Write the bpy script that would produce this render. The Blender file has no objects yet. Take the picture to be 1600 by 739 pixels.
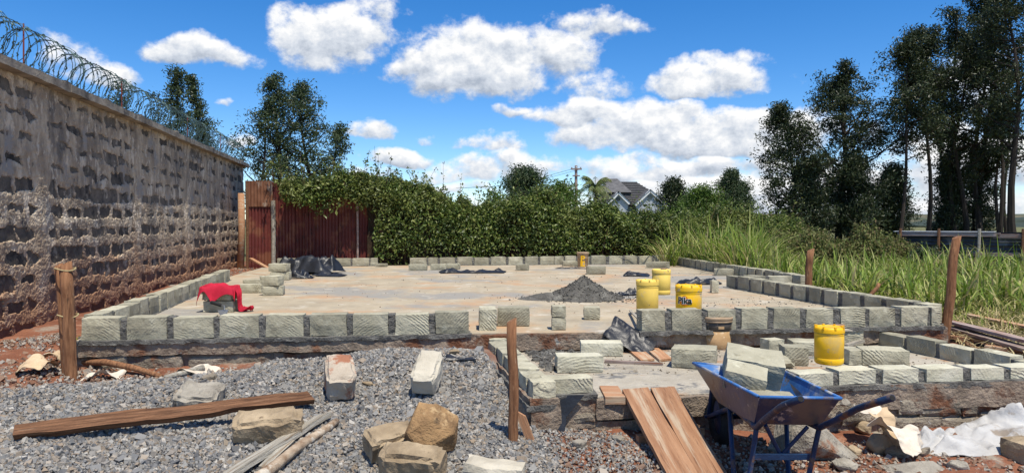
import bpy, bmesh, math, random
import numpy as np
from mathutils import Vector, Matrix, Quaternion

random.seed(7)
rng = np.random.default_rng(11)
SC = bpy.context.scene
COL = SC.collection

# ------------------------------------------------------------------ camera
EYE = 1.5
FPX = 1100.0                      # focal length in pixels of the 1600 px wide photograph
PITCH = math.radians(-0.91)
cam_d = bpy.data.cameras.new('camera')
cam_d.sensor_width = 36.0
cam_d.lens = FPX / 1600.0 * 36.0
cam_d.clip_start = 0.05
cam_d.clip_end = 6000.0
cam = bpy.data.objects.new('camera', cam_d)
cam.location = (0, 0, EYE)
cam.rotation_euler = (math.radians(90) + PITCH, 0, 0)
COL.objects.link(cam)
SC.camera = cam

# ------------------------------------------------------------------ light and exposure
SUN_VEC = Vector((0.175, -0.36, 1.0)).normalized()      # towards the sun: high, to the right, a little behind the camera
sun_d = bpy.data.lights.new('sun', 'SUN')
sun_d.energy = 4.8
sun_d.angle = math.radians(0.5)
sun_d.color = (1.0, 0.93, 0.80)
sun = bpy.data.objects.new('sun', sun_d)
sun.rotation_euler = SUN_VEC.to_track_quat('Z', 'Y').to_euler()
sun.location = (5, -5, 30)
COL.objects.link(sun)
vs = SC.view_settings
vs.view_transform = 'Standard'
vs.look = 'None'
vs.gamma = 1.0
vs.exposure = 0.25
vs.use_curve_mapping = False
cy = SC.cycles
cy.max_bounces = 5
cy.diffuse_bounces = 2
cy.glossy_bounces = 2
cy.transmission_bounces = 3
cy.transparent_max_bounces = 4
cy.caustics_reflective = False
cy.caustics_refractive = False
cy.sample_clamp_indirect = 6.0


def ray(px, py):
    f = Vector((0, math.cos(PITCH), math.sin(PITCH)))
    u = Vector((0, -math.sin(PITCH), math.cos(PITCH)))
    return f * FPX + Vector((1, 0, 0)) * (px - 800.0) + u * (369.5 - py)


def P(px, py, z):
    """the point of height z that the photograph shows at a pixel"""
    d = ray(px, py)
    t = (z - EYE) / d.z
    return Vector((d.x * t, d.y * t, z))


def D(px, py, y):
    """the point at distance y that the photograph shows at a pixel"""
    d = ray(px, py)
    t = y / d.y
    return Vector((d.x * t, y, EYE + d.z * t))


# ------------------------------------------------------------------ sky
def nd(t, typ, **kw):
    n = t.nodes.new(typ)
    for k, v in kw.items():
        setattr(n, k, v)
    return n


def mth(t, op, a, b=None, c=None, clamp=False):
    n = t.nodes.new('ShaderNodeMath')
    n.operation = op
    n.use_clamp = clamp
    for i, v in enumerate((a, b, c)):
        if v is None:
            continue
        if isinstance(v, (int, float)):
            n.inputs[i].default_value = v
        else:
            t.links.new(v, n.inputs[i])
    return n.outputs[0]


# (pixel x, pixel y, half width, half height, weight)
CLOUDS = [(310, 76, 74, 24, 1), (345, 86, 42, 16, .8), (525, 48, 82, 50, 1.25), (445, 60, 40, 12, .45), (598, 16, 34, 18, .55),
          (665, 112, 50, 22, .9), (735, 88, 92, 56, 1.3), (800, 112, 62, 28, 1.), (860, 78, 66, 36, 1.1), (925, 36, 66, 24, .9),
          (905, 118, 40, 14, .4), (955, 132, 46, 24, .8), (1122, 118, 94, 26, 1.1), (1060, 122, 40, 26, .9), (796, 171, 27, 12, .9),
          (905, 172, 72, 20, 1.1), (1000, 190, 110, 36, 1.25), (1105, 205, 140, 36, 1.25), (1215, 215, 80, 30, 1.), (575, 200, 36, 17, .9),
          (675, 210, 17, 11, .8), (628, 247, 44, 13, .95), (725, 266, 62, 18, .95), (780, 226, 50, 18, .8), (835, 252, 80, 20, .85),
          (950, 262, 50, 20, .9), (1000, 245, 25, 13, .8), (1090, 258, 150, 24, 1.05), (1140, 290, 230, 34, 1.05), (1160, 320, 230, 26, .95), (1300, 290, 190, 45, 1.),
          (1480, 250, 170, 60, .95), (1490, 320, 150, 40, .9), (565, 272, 60, 10, .7), (690, 290, 120, 10, .6), (900, 300, 120, 14, .6),
          (178, 122, 40, 26, .95), (135, 98, 60, 24, .55), (90, 80, 45, 14, .4), (340, 159, 16, 7, .6), (350, 220, 30, 12, .8),
          (1000, 320, 260, 16, .55), (1535, 130, 70, 50, .6)]


def cloud_field(t, az, el):
    """(how much cloud, height within the cloud) for a direction of the sky: cumulus in the places the photograph shows them"""
    p0 = nd(t, 'ShaderNodeCombineXYZ')
    t.links.new(az, p0.inputs[0])
    t.links.new(el, p0.inputs[1])
    t.links.new(el, p0.inputs[2])
    wn = nd(t, 'ShaderNodeTexNoise')
    wn.inputs['Scale'].default_value = 11.0
    wn.inputs['Detail'].default_value = 4.0
    t.links.new(p0.outputs[0], wn.inputs['Vector'])
    ws = nd(t, 'ShaderNodeSeparateColor')
    t.links.new(wn.outputs['Color'], ws.inputs[0])
    da = mth(t, 'MULTIPLY_ADD', ws.outputs[0], .13, -.065)
    de = mth(t, 'MULTIPLY_ADD', ws.outputs[1], .07, -.035)
    pv = nd(t, 'ShaderNodeCombineXYZ')
    t.links.new(mth(t, 'ADD', az, da), pv.inputs[0])
    el2 = mth(t, 'ADD', el, de)
    t.links.new(el2, pv.inputs[1])
    t.links.new(el2, pv.inputs[2])
    best = vb = None
    for (px, py, rx, ry, w) in CLOUDS:
        c = ray(px, py).normalized()
        a0, e0 = math.atan2(c.x, c.y), math.asin(c.z)
        ca = math.cos(a0)
        ra, re = rx / FPX * ca * ca * 1.25, ry / FPX * ca * 1.3
        e0 -= re * .25
        n = nd(t, 'ShaderNodeVectorMath', operation='MULTIPLY_ADD')
        t.links.new(pv.outputs[0], n.inputs[0])
        n.inputs[1].default_value = (1 / ra, 1 / re, -1.1 / re)
        n.inputs[2].default_value = (-a0 / ra, -e0 / re, 1.1 * e0 / re)
        mxn = nd(t, 'ShaderNodeVectorMath', operation='MAXIMUM')      # third axis only counts below the middle: flat undersides
        t.links.new(n.outputs[0], mxn.inputs[0])
        mxn.inputs[1].default_value = (-99, -99, 0)
        dt = nd(t, 'ShaderNodeVectorMath', operation='DOT_PRODUCT')
        t.links.new(mxn.outputs[0], dt.inputs[0])
        t.links.new(mxn.outputs[0], dt.inputs[1])
        m = mth(t, 'MULTIPLY_ADD', dt.outputs['Value'], -.62 * w, .62 * w - .12 * (1.3 - w))
        sp = nd(t, 'ShaderNodeVectorMath', operation='DOT_PRODUCT')
        t.links.new(n.outputs[0], sp.inputs[0])
        sp.inputs[1].default_value = (0, 1, 0)
        v = sp.outputs['Value']
        if best is None:
            best, vb = m, v
        else:
            f = mth(t, 'MULTIPLY_ADD', mth(t, 'SUBTRACT', m, best), 3.0, .5, True)
            mm = nd(t, 'ShaderNodeMix', data_type='FLOAT')
            t.links.new(f, mm.inputs[0])
            t.links.new(vb, mm.inputs[2])
            t.links.new(v, mm.inputs[3])
            vb = mm.outputs[0]
            best = mth(t, 'SMOOTH_MAX', best, m, .12)
    return best, vb


def build_world():
    w = bpy.data.worlds.new('World')
    SC.world = w
    w.use_nodes = True
    t = w.node_tree
    t.nodes.clear()
    sky = nd(t, 'ShaderNodeTexSky')
    sky.sky_type = 'NISHITA'
    sky.sun_disc = False
    sky.sun_elevation = math.asin(SUN_VEC.z)
    sky.sun_rotation = math.atan2(SUN_VEC.x, SUN_VEC.y)
    sky.altitude = 1700
    sky.air_density = 1.0
    sky.dust_density = 0.1
    sky.ozone_density = 3.0
    hs = nd(t, 'ShaderNodeHueSaturation')
    hs.inputs['Hue'].default_value = .505
    hs.inputs['Saturation'].default_value = SKY_SAT
    hs.inputs['Value'].default_value = SKY_VAL
    t.links.new(sky.outputs[0], hs.inputs['Color'])
    tc = nd(t, 'ShaderNodeTexCoord')
    sx = nd(t, 'ShaderNodeSeparateXYZ')
    t.links.new(tc.outputs['Generated'], sx.inputs[0])
    az = mth(t, 'ARCTAN2', sx.outputs[0], sx.outputs[1])
    el = mth(t, 'ARCSINE', sx.outputs[2])
    cmb = nd(t, 'ShaderNodeCombineXYZ')
    t.links.new(az, cmb.inputs[0])
    t.links.new(mth(t, 'MULTIPLY', el, 1.2), cmb.inputs[1])

    def noise(scale, det, ro, dv=(0, 0, 0)):
        a = nd(t, 'ShaderNodeVectorMath', operation='ADD')
        t.links.new(cmb.outputs[0], a.inputs[0])
        a.inputs[1].default_value = dv
        n = nd(t, 'ShaderNodeTexNoise')
        n.inputs['Scale'].default_value = scale
        n.inputs['Detail'].default_value = det
        n.inputs['Roughness'].default_value = ro
        t.links.new(a.outputs[0], n.inputs['Vector'])
        return n.outputs[0]
    na = noise(15.0, 9, .64)
    nb = noise(15.0, 9, .64, (.007, .014, 0))

    def clouded(best, vb):
        d = mth(t, 'ADD', mth(t, 'MAXIMUM', best, -.6), mth(t, 'MULTIPLY_ADD', na, 2.1, -1.05))
        al = nd(t, 'ShaderNodeMapRange', interpolation_type='SMOOTHSTEP')
        al.inputs['From Min'].default_value = -0.12
        al.inputs['From Max'].default_value = 0.43
        t.links.new(d, al.inputs['Value'])
        # cumulus: lit towards the sun and top, grey beneath
        lit = mth(t, 'MULTIPLY_ADD', mth(t, 'SUBTRACT', na, nb), 1.9, .60)
        if vb is not None:
            lit = mth(t, 'ADD', lit, mth(t, 'MULTIPLY', mth(t, 'MAXIMUM', mth(t, 'MINIMUM', vb, .9), -.8), .50))
        rp = nd(t, 'ShaderNodeValToRGB')
        e = rp.color_ramp.elements
        e[0].position, e[0].color = 0.20, (0.42, 0.48, 0.58, 1)
        e[1].position, e[1].color = 0.86, (1.0, 1.0, 1.0, 1)
        m = e.new(0.52)
        m.color = (0.68, 0.73, 0.81, 1)
        t.links.new(lit, rp.inputs[0])
        mul = nd(t, 'ShaderNodeVectorMath', operation='SCALE')
        t.links.new(rp.outputs[0], mul.inputs[0])
        mul.inputs['Scale'].default_value = CLOUD_VAL
        mx = nd(t, 'ShaderNodeMix', data_type='RGBA')
        t.links.new(al.outputs[0], mx.inputs['Factor'])
        t.links.new(hs.outputs[0], mx.inputs[6])
        t.links.new(mul.outputs[0], mx.inputs[7])
        bg = nd(t, 'ShaderNodeBackground')
        bg.inputs['Strength'].default_value = 0.1
        t.links.new(mx.outputs[2], bg.inputs['Color'])
        return bg.outputs[0]
    # the sky before us, with its cumulus where they stand, and the same broken cumulus over the rest of the sky
    here = clouded(*cloud_field(t, az, el))
    edge = mth(t, 'MAXIMUM', mth(t, 'MULTIPLY_ADD', mth(t, 'ABSOLUTE', az), 8.0, -6.4), mth(t, 'MULTIPLY_ADD', el, 12.0, -4.8), None)
    edge = mth(t, 'MINIMUM', edge, 1.0)
    rest = mth(t, 'MINIMUM', mth(t, 'MULTIPLY_ADD', noise(3.6, 4, .5), 4.0, -2.24), mth(t, 'MULTIPLY_ADD', edge, 2.0, -1.0))
    there = clouded(rest, None)
    ins = mth(t, 'MULTIPLY', mth(t, 'LESS_THAN', edge, 0.0), mth(t, 'GREATER_THAN', el, -.03))
    ms = nd(t, 'ShaderNodeMixShader')
    t.links.new(ins, ms.inputs[0])
    t.links.new(there, ms.inputs[1])
    t.links.new(here, ms.inputs[2])
    out = nd(t, 'ShaderNodeOutputWorld')
    t.links.new(ms.outputs[0], out.inputs['Surface'])
    w.cycles.sampling_method = 'MANUAL'
    w.cycles.sample_map_resolution = 256


SKY_SAT, SKY_VAL, CLOUD_VAL = 1.36, 1.42, 8.6
build_world()


# ------------------------------------------------------------------ numpy noise
def _hash(ix, iy, iz, seed):
    h = (ix.astype(np.int64) * 374761393 + iy.astype(np.int64) * 668265263 + iz.astype(np.int64) * 2147483647 + seed * 974711) & 0xffffffff
    h = ((h ^ (h >> 13)) * 1274126177) & 0xffffffff
    h = (h ^ (h >> 16)) & 0xffffffff
    return h / 4294967295.0


def vnoise(p, seed=0):
    p = np.asarray(p, float)
    i = np.floor(p)
    f = p - i
    f = f * f * (3 - 2 * f)
    i = i.astype(np.int64)
    r = 0
    for dx in (0, 1):
        wx = f[..., 0] if dx else 1 - f[..., 0]
        for dy in (0, 1):
            wy = f[..., 1] if dy else 1 - f[..., 1]
            for dz in (0, 1):
                wz = f[..., 2] if dz else 1 - f[..., 2]
                r = r + wx * wy * wz * _hash(i[..., 0] + dx, i[..., 1] + dy, i[..., 2] + dz, seed)
    return r * 2 - 1


def fbm(p, oct=4, seed=0, gain=.5):
    p = np.asarray(p, float)
    a, r, n = 1.0, 0, 0
    for k in range(oct):
        r = r + a * vnoise(p * 2.0 ** k + 17.3 * k, seed + k)
        n += a
        a *= gain
    return r / n


def sstep(a, b, x):
    t = np.clip((x - a) / (b - a), 0, 1)
    return t * t * (3 - 2 * t)


# ------------------------------------------------------------------ objects
def tag(o, label=None, cat=None, group=None, kind=None):
    if label:
        o['label'] = label
    if cat:
        o['category'] = cat
    if group:
        o['group'] = group
    if kind:
        o['kind'] = kind
    return o


def empty(name, loc, rz=0.0):
    o = bpy.data.objects.new(name, None)
    o.location = loc
    o.rotation_euler = (0, 0, rz)
    o.empty_display_size = .1
    COL.objects.link(o)
    return o


def link(name, me, mat=None, parent=None, loc=None, rot=None):
    o = bpy.data.objects.new(name, me)
    if mat is not None and not me.materials:
        me.materials.append(mat)
    if parent is not None:
        o.parent = parent
    if loc is not None:
        o.location = loc
    if rot is not None:
        o.rotation_euler = rot
    COL.objects.link(o)
    return o


def np_mesh(name, verts, quads, smooth=False):
    """verts (N,3), quads (M,k) all faces with k corners"""
    verts = np.asarray(verts, np.float32)
    quads = np.asarray(quads, np.int32)
    me = bpy.data.meshes.new(name)
    k = quads.shape[1]
    me.vertices.add(len(verts))
    me.vertices.foreach_set('co', verts.ravel())
    me.loops.add(quads.size)
    me.loops.foreach_set('vertex_index', quads.ravel())
    me.polygons.add(len(quads))
    me.polygons.foreach_set('loop_start', np.arange(0, quads.size, k, dtype=np.int32))
    me.polygons.foreach_set('use_smooth', np.full(len(quads), smooth, dtype=bool))
    me.update(calc_edges=True)
    return me


class MB:
    """collects pieces of ONE mesh"""

    def __init__(s):
        s.v, s.f = [], []

    def add(s, vs, fs):
        b = len(s.v)
        s.v += [tuple(v) for v in vs]
        s.f += [tuple(i + b for i in f) for f in fs]

    def box(s, c, d, rot=None, taper=0.0):
        c = Vector(c)
        R = rot if rot is not None else Matrix.Identity(3)
        vs = []
        for z in (-1, 1):
            for y in (-1, 1):
                for x in (-1, 1):
                    k = 1 - taper if z > 0 else 1
                    vs.append(c + R @ Vector((x * d[0] / 2 * k, y * d[1] / 2 * k, z * d[2] / 2)))
        s.add(vs, [(0, 2, 3, 1), (4, 5, 7, 6), (0, 1, 5, 4), (2, 6, 7, 3), (0, 4, 6, 2), (1, 3, 7, 5)])

    def tube(s, pts, rad, n=8, caps=True):
        pts = [Vector(p) for p in pts]
        if not isinstance(rad, (list, tuple)):
            rad = [rad] * len(pts)
        rings = []
        prev = None
        for i, p in enumerate(pts):
            a = pts[max(i - 1, 0)]
            b = pts[min(i + 1, len(pts) - 1)]
            t = (b - a).normalized()
            if prev is None:
                x = t.orthogonal().normalized()
            else:
                x = (prev - t * prev.dot(t)).normalized()
            prev = x
            y = t.cross(x)
            rings.append([p + (x * math.cos(2 * math.pi * k / n) + y * math.sin(2 * math.pi * k / n)) * rad[i] for k in range(n)])
        vs = [v for r in rings for v in r]
        fs = []
        for i in range(len(pts) - 1):
            for k in range(n):
                fs.append((i * n + k, i * n + (k + 1) % n, (i + 1) * n + (k + 1) % n, (i + 1) * n + k))
        if caps:
            fs.append(tuple(range(n - 1, -1, -1)))
            fs.append(tuple((len(pts) - 1) * n + k for k in range(n)))
        s.add(vs, fs)

    def lathe(s, prof, n=32, c=(0, 0, 0), caps=True):
        c = Vector(c)
        vs, fs = [], []
        for (r, z) in prof:
            for k in range(n):
                a = 2 * math.pi * k / n
                vs.append(c + Vector((r * math.cos(a), r * math.sin(a), z)))
        for i in range(len(prof) - 1):
            for k in range(n):
                fs.append((i * n + k, i * n + (k + 1) % n, (i + 1) * n + (k + 1) % n, (i + 1) * n + k))
        if caps:
            fs.append(tuple(range(n - 1, -1, -1)))
            fs.append(tuple((len(prof) - 1) * n + k for k in range(n)))
        s.add(vs, fs)

    def poly_prism(s, pts, z0, z1):
        n = len(pts)
        vs = [(p[0], p[1], z0) for p in pts] + [(p[0], p[1], z1) for p in pts]
        fs = [tuple(range(n - 1, -1, -1)), tuple(range(n, 2 * n))]
        fs += [(i, (i + 1) % n, n + (i + 1) % n, n + i) for i in range(n)]
        s.add(vs, fs)

    def build(s, name, mat, parent=None, smooth=False, loc=None, rot=None, bevel=0):
        me = bpy.data.meshes.new(name)
        me.from_pydata(s.v, [], s.f)
        if bevel:
            bm = bmesh.new()
            bm.from_mesh(me)
            bmesh.ops.bevel(bm, geom=bm.edges[:], offset=bevel, segments=1, affect='EDGES', profile=.5)
            bm.to_mesh(me)
            bm.free()
        if smooth:
            for p in me.polygons:
                p.use_smooth = True
        me.update()
        return link(name, me, mat, parent, loc, rot)


def grid_faces(nu, nv):
    i = np.arange((nu - 1) * (nv - 1))
    a = (i // (nv - 1)) * nv + i % (nv - 1)
    return np.stack([a, a + nv, a + nv + 1, a + 1], 1)


# ------------------------------------------------------------------ materials
def S(r, g, b, k=1.0):
    def f(c):
        c /= 255.0
        return (c / 12.92 if c <= .04045 else ((c + .055) / 1.055) ** 2.4) * k
    return (f(r), f(g), f(b), 1)


def M(name, cols, scale=6.0, detail=4.0, rough=.9, bump=.25, bscale=None, coord='Object', stretch=(1, 1, 1), spread=.0,
      spots=(), metal=0.0, spec=.3, wave=None, island=False, rnd_off=True, rrough=.55, bdist=.02, zstain=None, trans=0.0, emit=None):
    m = bpy.data.materials.new(name)
    m.use_nodes = True
    t = m.node_tree
    b = t.nodes['Principled BSDF']
    L = t.links.new
    tc = nd(t, 'ShaderNodeTexCoord')
    oi = nd(t, 'ShaderNodeObjectInfo')
    vec = tc.outputs[coord]
    mp = nd(t, 'ShaderNodeMapping')
    mp.inputs['Scale'].default_value = stretch
    L(vec, mp.inputs['Vector'])
    vec = mp.outputs[0]
    if rnd_off and coord == 'Object':
        va = nd(t, 'ShaderNodeVectorMath', operation='ADD')
        cb = nd(t, 'ShaderNodeCombineXYZ')
        for k, q in enumerate((37.0, 91.0, 53.0)):
            L(mth(t, 'MULTIPLY', oi.outputs['Random'], q), cb.inputs[k])
        L(vec, va.inputs[0])
        L(cb.outputs[0], va.inputs[1])
        vec = va.outputs[0]

    def noise(sc, det=detail, ro=rrough, v=vec):
        n = nd(t, 'ShaderNodeTexNoise')
        n.inputs['Scale'].default_value = sc
        n.inputs['Detail'].default_value = det
        n.inputs['Roughness'].default_value = ro
        L(v, n.inputs['Vector'])
        return n.outputs[0]
    if island:
        geo = nd(t, 'ShaderNodeNewGeometry')
        fac = geo.outputs['Random Per Island']
    else:
        fac = noise(scale)
    rp = nd(t, 'ShaderNodeValToRGB')
    e = rp.color_ramp.elements
    while len(e) < len(cols):
        e.new(.5)
    for i, c in enumerate(cols):
        if len(c) == 2:
            pos, c = c
        else:
            pos = (i / max(1, len(cols) - 1)) if island else .32 + .36 * i / max(1, len(cols) - 1)
        e[i].position = pos
        e[i].color = c
    L(fac, rp.inputs[0])
    col = rp.outputs[0]
    for (c, sc, lo, hi) in spots:
        mr = nd(t, 'ShaderNodeMapRange', interpolation_type='SMOOTHSTEP')
        mr.inputs['From Min'].default_value = lo
        mr.inputs['From Max'].default_value = hi
        v2 = nd(t, 'ShaderNodeVectorMath', operation='ADD')
        L(vec, v2.inputs[0])
        v2.inputs[1].default_value = (sc * 3.1, 7.7, sc)
        L(noise(sc, 5, .65, v2.outputs[0]), mr.inputs['Value'])
        mx = nd(t, 'ShaderNodeMix', data_type='RGBA')
        L(mr.outputs[0], mx.inputs['Factor'])
        L(col, mx.inputs[6])
        mx.inputs[7].default_value = c
        col = mx.outputs[2]
    if zstain:                       # soil splashed up from the ground: (colour, z low, z high)
        c, lo, hi = zstain
        sp = nd(t, 'ShaderNodeSeparateXYZ')
        gp = nd(t, 'ShaderNodeNewGeometry')
        L(gp.outputs['Position'], sp.inputs[0])
        z = mth(t, 'ADD', sp.outputs[2], mth(t, 'MULTIPLY', mth(t, 'SUBTRACT', noise(2.2), .5), 1.1))
        mr = nd(t, 'ShaderNodeMapRange', interpolation_type='SMOOTHSTEP')
        mr.inputs['From Min'].default_value = lo
        mr.inputs['From Max'].default_value = hi
        mr.inputs['To Min'].default_value = .85
        mr.inputs['To Max'].default_value = 0
        L(z, mr.inputs['Value'])
        mx = nd(t, 'ShaderNodeMix', data_type='RGBA')
        L(mr.outputs[0], mx.inputs['Factor'])
        L(col, mx.inputs[6])
        mx.inputs[7].default_value = c
        col = mx.outputs[2]
    if spread:
        hv = nd(t, 'ShaderNodeHueSaturation')
        L(mth(t, 'ADD', mth(t, 'MULTIPLY', oi.outputs['Random'], 2 * spread), 1 - spread), hv.inputs['Value'])
        L(col, hv.inputs['Color'])
        col = hv.outputs[0]
    L(col, b.inputs['Base Color'])
    b.inputs['Roughness'].default_value = rough
    b.inputs['Metallic'].default_value = metal
    b.inputs['Specular IOR Level'].default_value = spec
    h = None
    if bump:
        h = mth(t, 'MULTIPLY', noise(bscale or scale * 4, 4, .65), 1.0)
    if wave:                         # saw marks: arcs of a big circular blade
        ws, wd, wk = wave
        wv = nd(t, 'ShaderNodeTexWave', wave_type='RINGS', rings_direction='SPHERICAL', wave_profile='SIN')
        m2 = nd(t, 'ShaderNodeMapping')
        cb = nd(t, 'ShaderNodeCombineXYZ')
        L(mth(t, 'ADD', mth(t, 'MULTIPLY', oi.outputs['Random'], 1.5), -.75), cb.inputs[0])
        cb.inputs[1].default_value = .1
        L(mth(t, 'ADD', mth(t, 'MULTIPLY', mth(t, 'FRACT', mth(t, 'MULTIPLY', oi.outputs['Random'], 17.0)), .35), .30), cb.inputs[2])
        L(tc.outputs['Object'], m2.inputs['Vector'])
        L(cb.outputs[0], m2.inputs['Location'])
        L(m2.outputs[0], wv.inputs['Vector'])
        wv.inputs['Scale'].default_value = ws
        wv.inputs['Distortion'].default_value = wd
        wv.inputs['Detail'].default_value = 3
        wv.inputs['Detail Scale'].default_value = 2.5
        msk = nd(t, 'ShaderNodeMapRange', interpolation_type='SMOOTHSTEP')
        msk.inputs['From Min'].default_value = .44
        msk.inputs['From Max'].default_value = .66
        L(noise(5.5, 3), msk.inputs['Value'])
        h2 = mth(t, 'MULTIPLY', mth(t, 'MULTIPLY', wv.outputs['Fac'], msk.outputs[0]), mth(t, 'MULTIPLY_ADD', mth(t, 'FRACT', mth(t, 'MULTIPLY', oi.outputs['Random'], 7.3)), wk * 1.3, wk * .35))
        h = h2 if h is None else mth(t, 'ADD', h, h2)
    if h is not None:
        bn = nd(t, 'ShaderNodeBump')
        bn.inputs['Strength'].default_value = bump
        bn.inputs['Distance'].default_value = bdist
        L(h, bn.inputs['Height'])
        L(bn.outputs[0], b.inputs['Normal'])
    if trans:
        out = t.nodes['Material Output']
        tr = nd(t, 'ShaderNodeBsdfTranslucent')
        L(col, tr.inputs['Color'])
        ms = nd(t, 'ShaderNodeMixShader')
        ms.inputs[0].default_value = trans
        L(b.outputs[0], ms.inputs[1])
        L(tr.outputs[0], ms.inputs[2])
        L(ms.outputs[0], out.inputs['Surface'])
    return m


MT = {}
MT['block'] = M('cut_stone', [(.25, (.245, .225, .162, 1)), (.5, (.355, .332, .243, 1)), (.75, (.455, .43, .325, 1))], scale=5, bump=.7, bscale=30, wave=(14.0, 4.0, .5),
                spread=.22, spots=[((.50, .48, .37, 1), 9, .55, .75), ((.235, .215, .15, 1), 13, .60, .75)], bdist=.014)
MT['block_pale'] = M('pale_cut_stone', [(.44, .42, .31, 1), (.57, .545, .43, 1)], scale=7, bump=.7, bscale=40, wave=(13.0, 3.0, .5),
                     spread=.08, spots=[((.35, .33, .245, 1), 11, .58, .72)], bdist=.012)
MT['mortar'] = M('wet_mortar', [(.10, .096, .088, 1), (.21, .203, .185, 1)], scale=9, bump=1.0, bscale=55, spots=[((.28, .27, .24, 1), 6, .56, .7)], bdist=.03)
MT['slab_edge'] = M('slab_edge', [(.18, .14, .105, 1), (.34, .27, .205, 1)], scale=6, bump=1.0, bscale=30, coord='Object',
                    spots=[((.17, .075, .04, 1), 3.0, .52, .64), ((.07, .065, .06, 1), 5, .58, .7), ((.30, .29, .26, 1), 9, .63, .72)], bdist=.03)
MT['rubble'] = M('rubble_stone', [(.14, .115, .085, 1), (.33, .285, .22, 1)], scale=5, bump=1.0, bscale=28, spread=.25,
                 spots=[((.20, .075, .035, 1), 4, .54, .66), ((.40, .38, .34, 1), 12, .62, .72)], bdist=.03)
MT['slab'] = M('dusty_concrete', [(.30, (.28, .24, .175, 1)), (.5, (.385, .325, .232, 1)), (.70, (.47, .40, .29, 1))], scale=1.6, detail=8, bump=.5, bscale=30, rrough=.72, stretch=(1, 1, 1),
               spots=[((.43, .28, .165, 1), 1.0, .49, .66), ((.285, .268, .235, 1), .6, .50, .60), ((.50, .45, .36, 1), 3.0, .56, .70), ((.34, .235, .15, 1), 6.5, .58, .72), ((.21, .19, .165, 1), 13, .66, .76)], bdist=.02)
MT['porch'] = M('porch_screed', [(.30, .26, .20, 1), (.46, .42, .345, 1)], scale=2.5, detail=9, bump=.7, bscale=26, rrough=.65,
                spots=[((.36, .22, .13, 1), 2.2, .54, .66), ((.17, .165, .155, 1), 2.8, .56, .64), ((.52, .50, .44, 1), 7, .62, .7)], bdist=.03)
MT['soil'] = M('red_soil', [(.30, (.13, .048, .024, 1)), (.5, (.22, .085, .045, 1)), (.7, (.31, .14, .08, 1))], scale=2.0, detail=10, bump=1.0, bscale=14, rrough=.7, rnd_off=False,
               spots=[((.36, .20, .13, 1), 5, .58, .72), ((.30, .255, .20, 1), 1.8, .54, .66)], bdist=.05)
MT['wood_dark'] = M('weathered_timber', [(.09, .042, .022, 1), (.27, .135, .07, 1)], scale=4, stretch=(1.2, 22, 22), bump=.9, bscale=9, spots=[((.33, .20, .12, 1), 2.5, .58, .7)], bdist=.012)
MT['wood_orange'] = M('fresh_timber', [(.34, .17, .088, 1), (.45, .25, .14, 1)], scale=3, stretch=(1.0, 14, 14), bump=.5, bscale=9, spread=.08,
                      spots=[((.46, .35, .24, 1), 1.2, .50, .66), ((.24, .10, .05, 1), 5, .62, .72)], bdist=.008)
MT['wood_ramp'] = M('muddy_timber', [(.235, .115, .060, 1), (.36, .20, .112, 1)], scale=3, stretch=(1.0, 14, 14), bump=.7, bscale=9, spread=.08, spots=[((.40, .31, .22, 1), 1.4, .48, .64), ((.16, .08, .045, 1), 4, .58, .70)], bdist=.008)
MT['wood_pale'] = M('bleached_timber', [(.26, .23, .18, 1), (.50, .47, .40, 1)], scale=3, stretch=(1.2, 24, 24), bump=.9, bscale=8, spots=[((.22, .15, .09, 1), 2, .54, .66)], bdist=.01)
MT['wood_grey'] = M('grey_plank', [(.22, .15, .12, 1), (.44, .37, .34, 1)], scale=3, stretch=(1.2, 20, 20), bump=.6, bscale=8, spread=.2, spots=[((.30, .12, .06, 1), 2.5, .52, .64)], bdist=.01)
MT['pole'] = M('peeled_pole', [(.14, .06, .028, 1), (.33, .165, .08, 1)], scale=5, stretch=(9, 9, 1.2), bump=.6, bscale=12, spots=[((.09, .045, .025, 1), 3, .6, .68), ((.40, .25, .15, 1), 6, .62, .7)], bdist=.012)
MT['bark'] = M('bark', [(.035, .026, .02, 1), (.095, .07, .052, 1)], scale=3, stretch=(6, 6, 1), bump=.9, bscale=10, bdist=.03)
MT['trunk_far'] = M('dark_bark', [(.022, .018, .015, 1), (.06, .047, .037, 1)], scale=1.5, stretch=(4, 4, .6), bump=.5)
MT['black'] = M('black_polythene', [(.010, .011, .014, 1), (.022, .024, .03, 1)], scale=8, rough=.42, bump=.3, bscale=16, spec=.45, spots=[((.06, .055, .05, 1), 5, .64, .74)])
MT['red_cloth'] = M('red_cloth', [(.36, .008, .026, 1), (.50, .014, .042, 1)], scale=6, rough=.85, bump=.3, bscale=70)
MT['blue'] = M('blue_paint_shaded', [(.006, .021, .06, 1), (.010, .040, .115, 1)], scale=5, rough=.38, bump=.12, bscale=20, spec=.5,  # tray outside: its shade is put into this darker blue; the spots are dirt
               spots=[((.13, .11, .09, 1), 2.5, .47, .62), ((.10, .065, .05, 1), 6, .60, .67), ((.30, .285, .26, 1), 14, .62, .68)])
MT['blue_lit'] = M('blue_paint_lit_scuffed', [(.028, .115, .35, 1), (.055, .18, .44, 1)], scale=5, rough=.55, bump=.2, bscale=20,  # brighter copy of the same blue, sunlight put into the colour, plus real scuffs
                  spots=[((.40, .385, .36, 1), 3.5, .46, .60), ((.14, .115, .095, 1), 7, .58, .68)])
MT['rust_blue'] = M('worn_blue_tube', [(.008, .019, .05, 1), (.013, .040, .105, 1)], scale=6, rough=.5, bump=.25, bscale=30, spots=[((.13, .075, .045, 1), 5, .52, .62), ((.35, .34, .32, 1), 9, .64, .7)])
MT['rubber'] = M('rubber', [(.012, .012, .012, 1), (.03, .028, .026, 1)], scale=8, rough=.8, bump=.3, spots=[((.12, .09, .07, 1), 5, .6, .7)])
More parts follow.
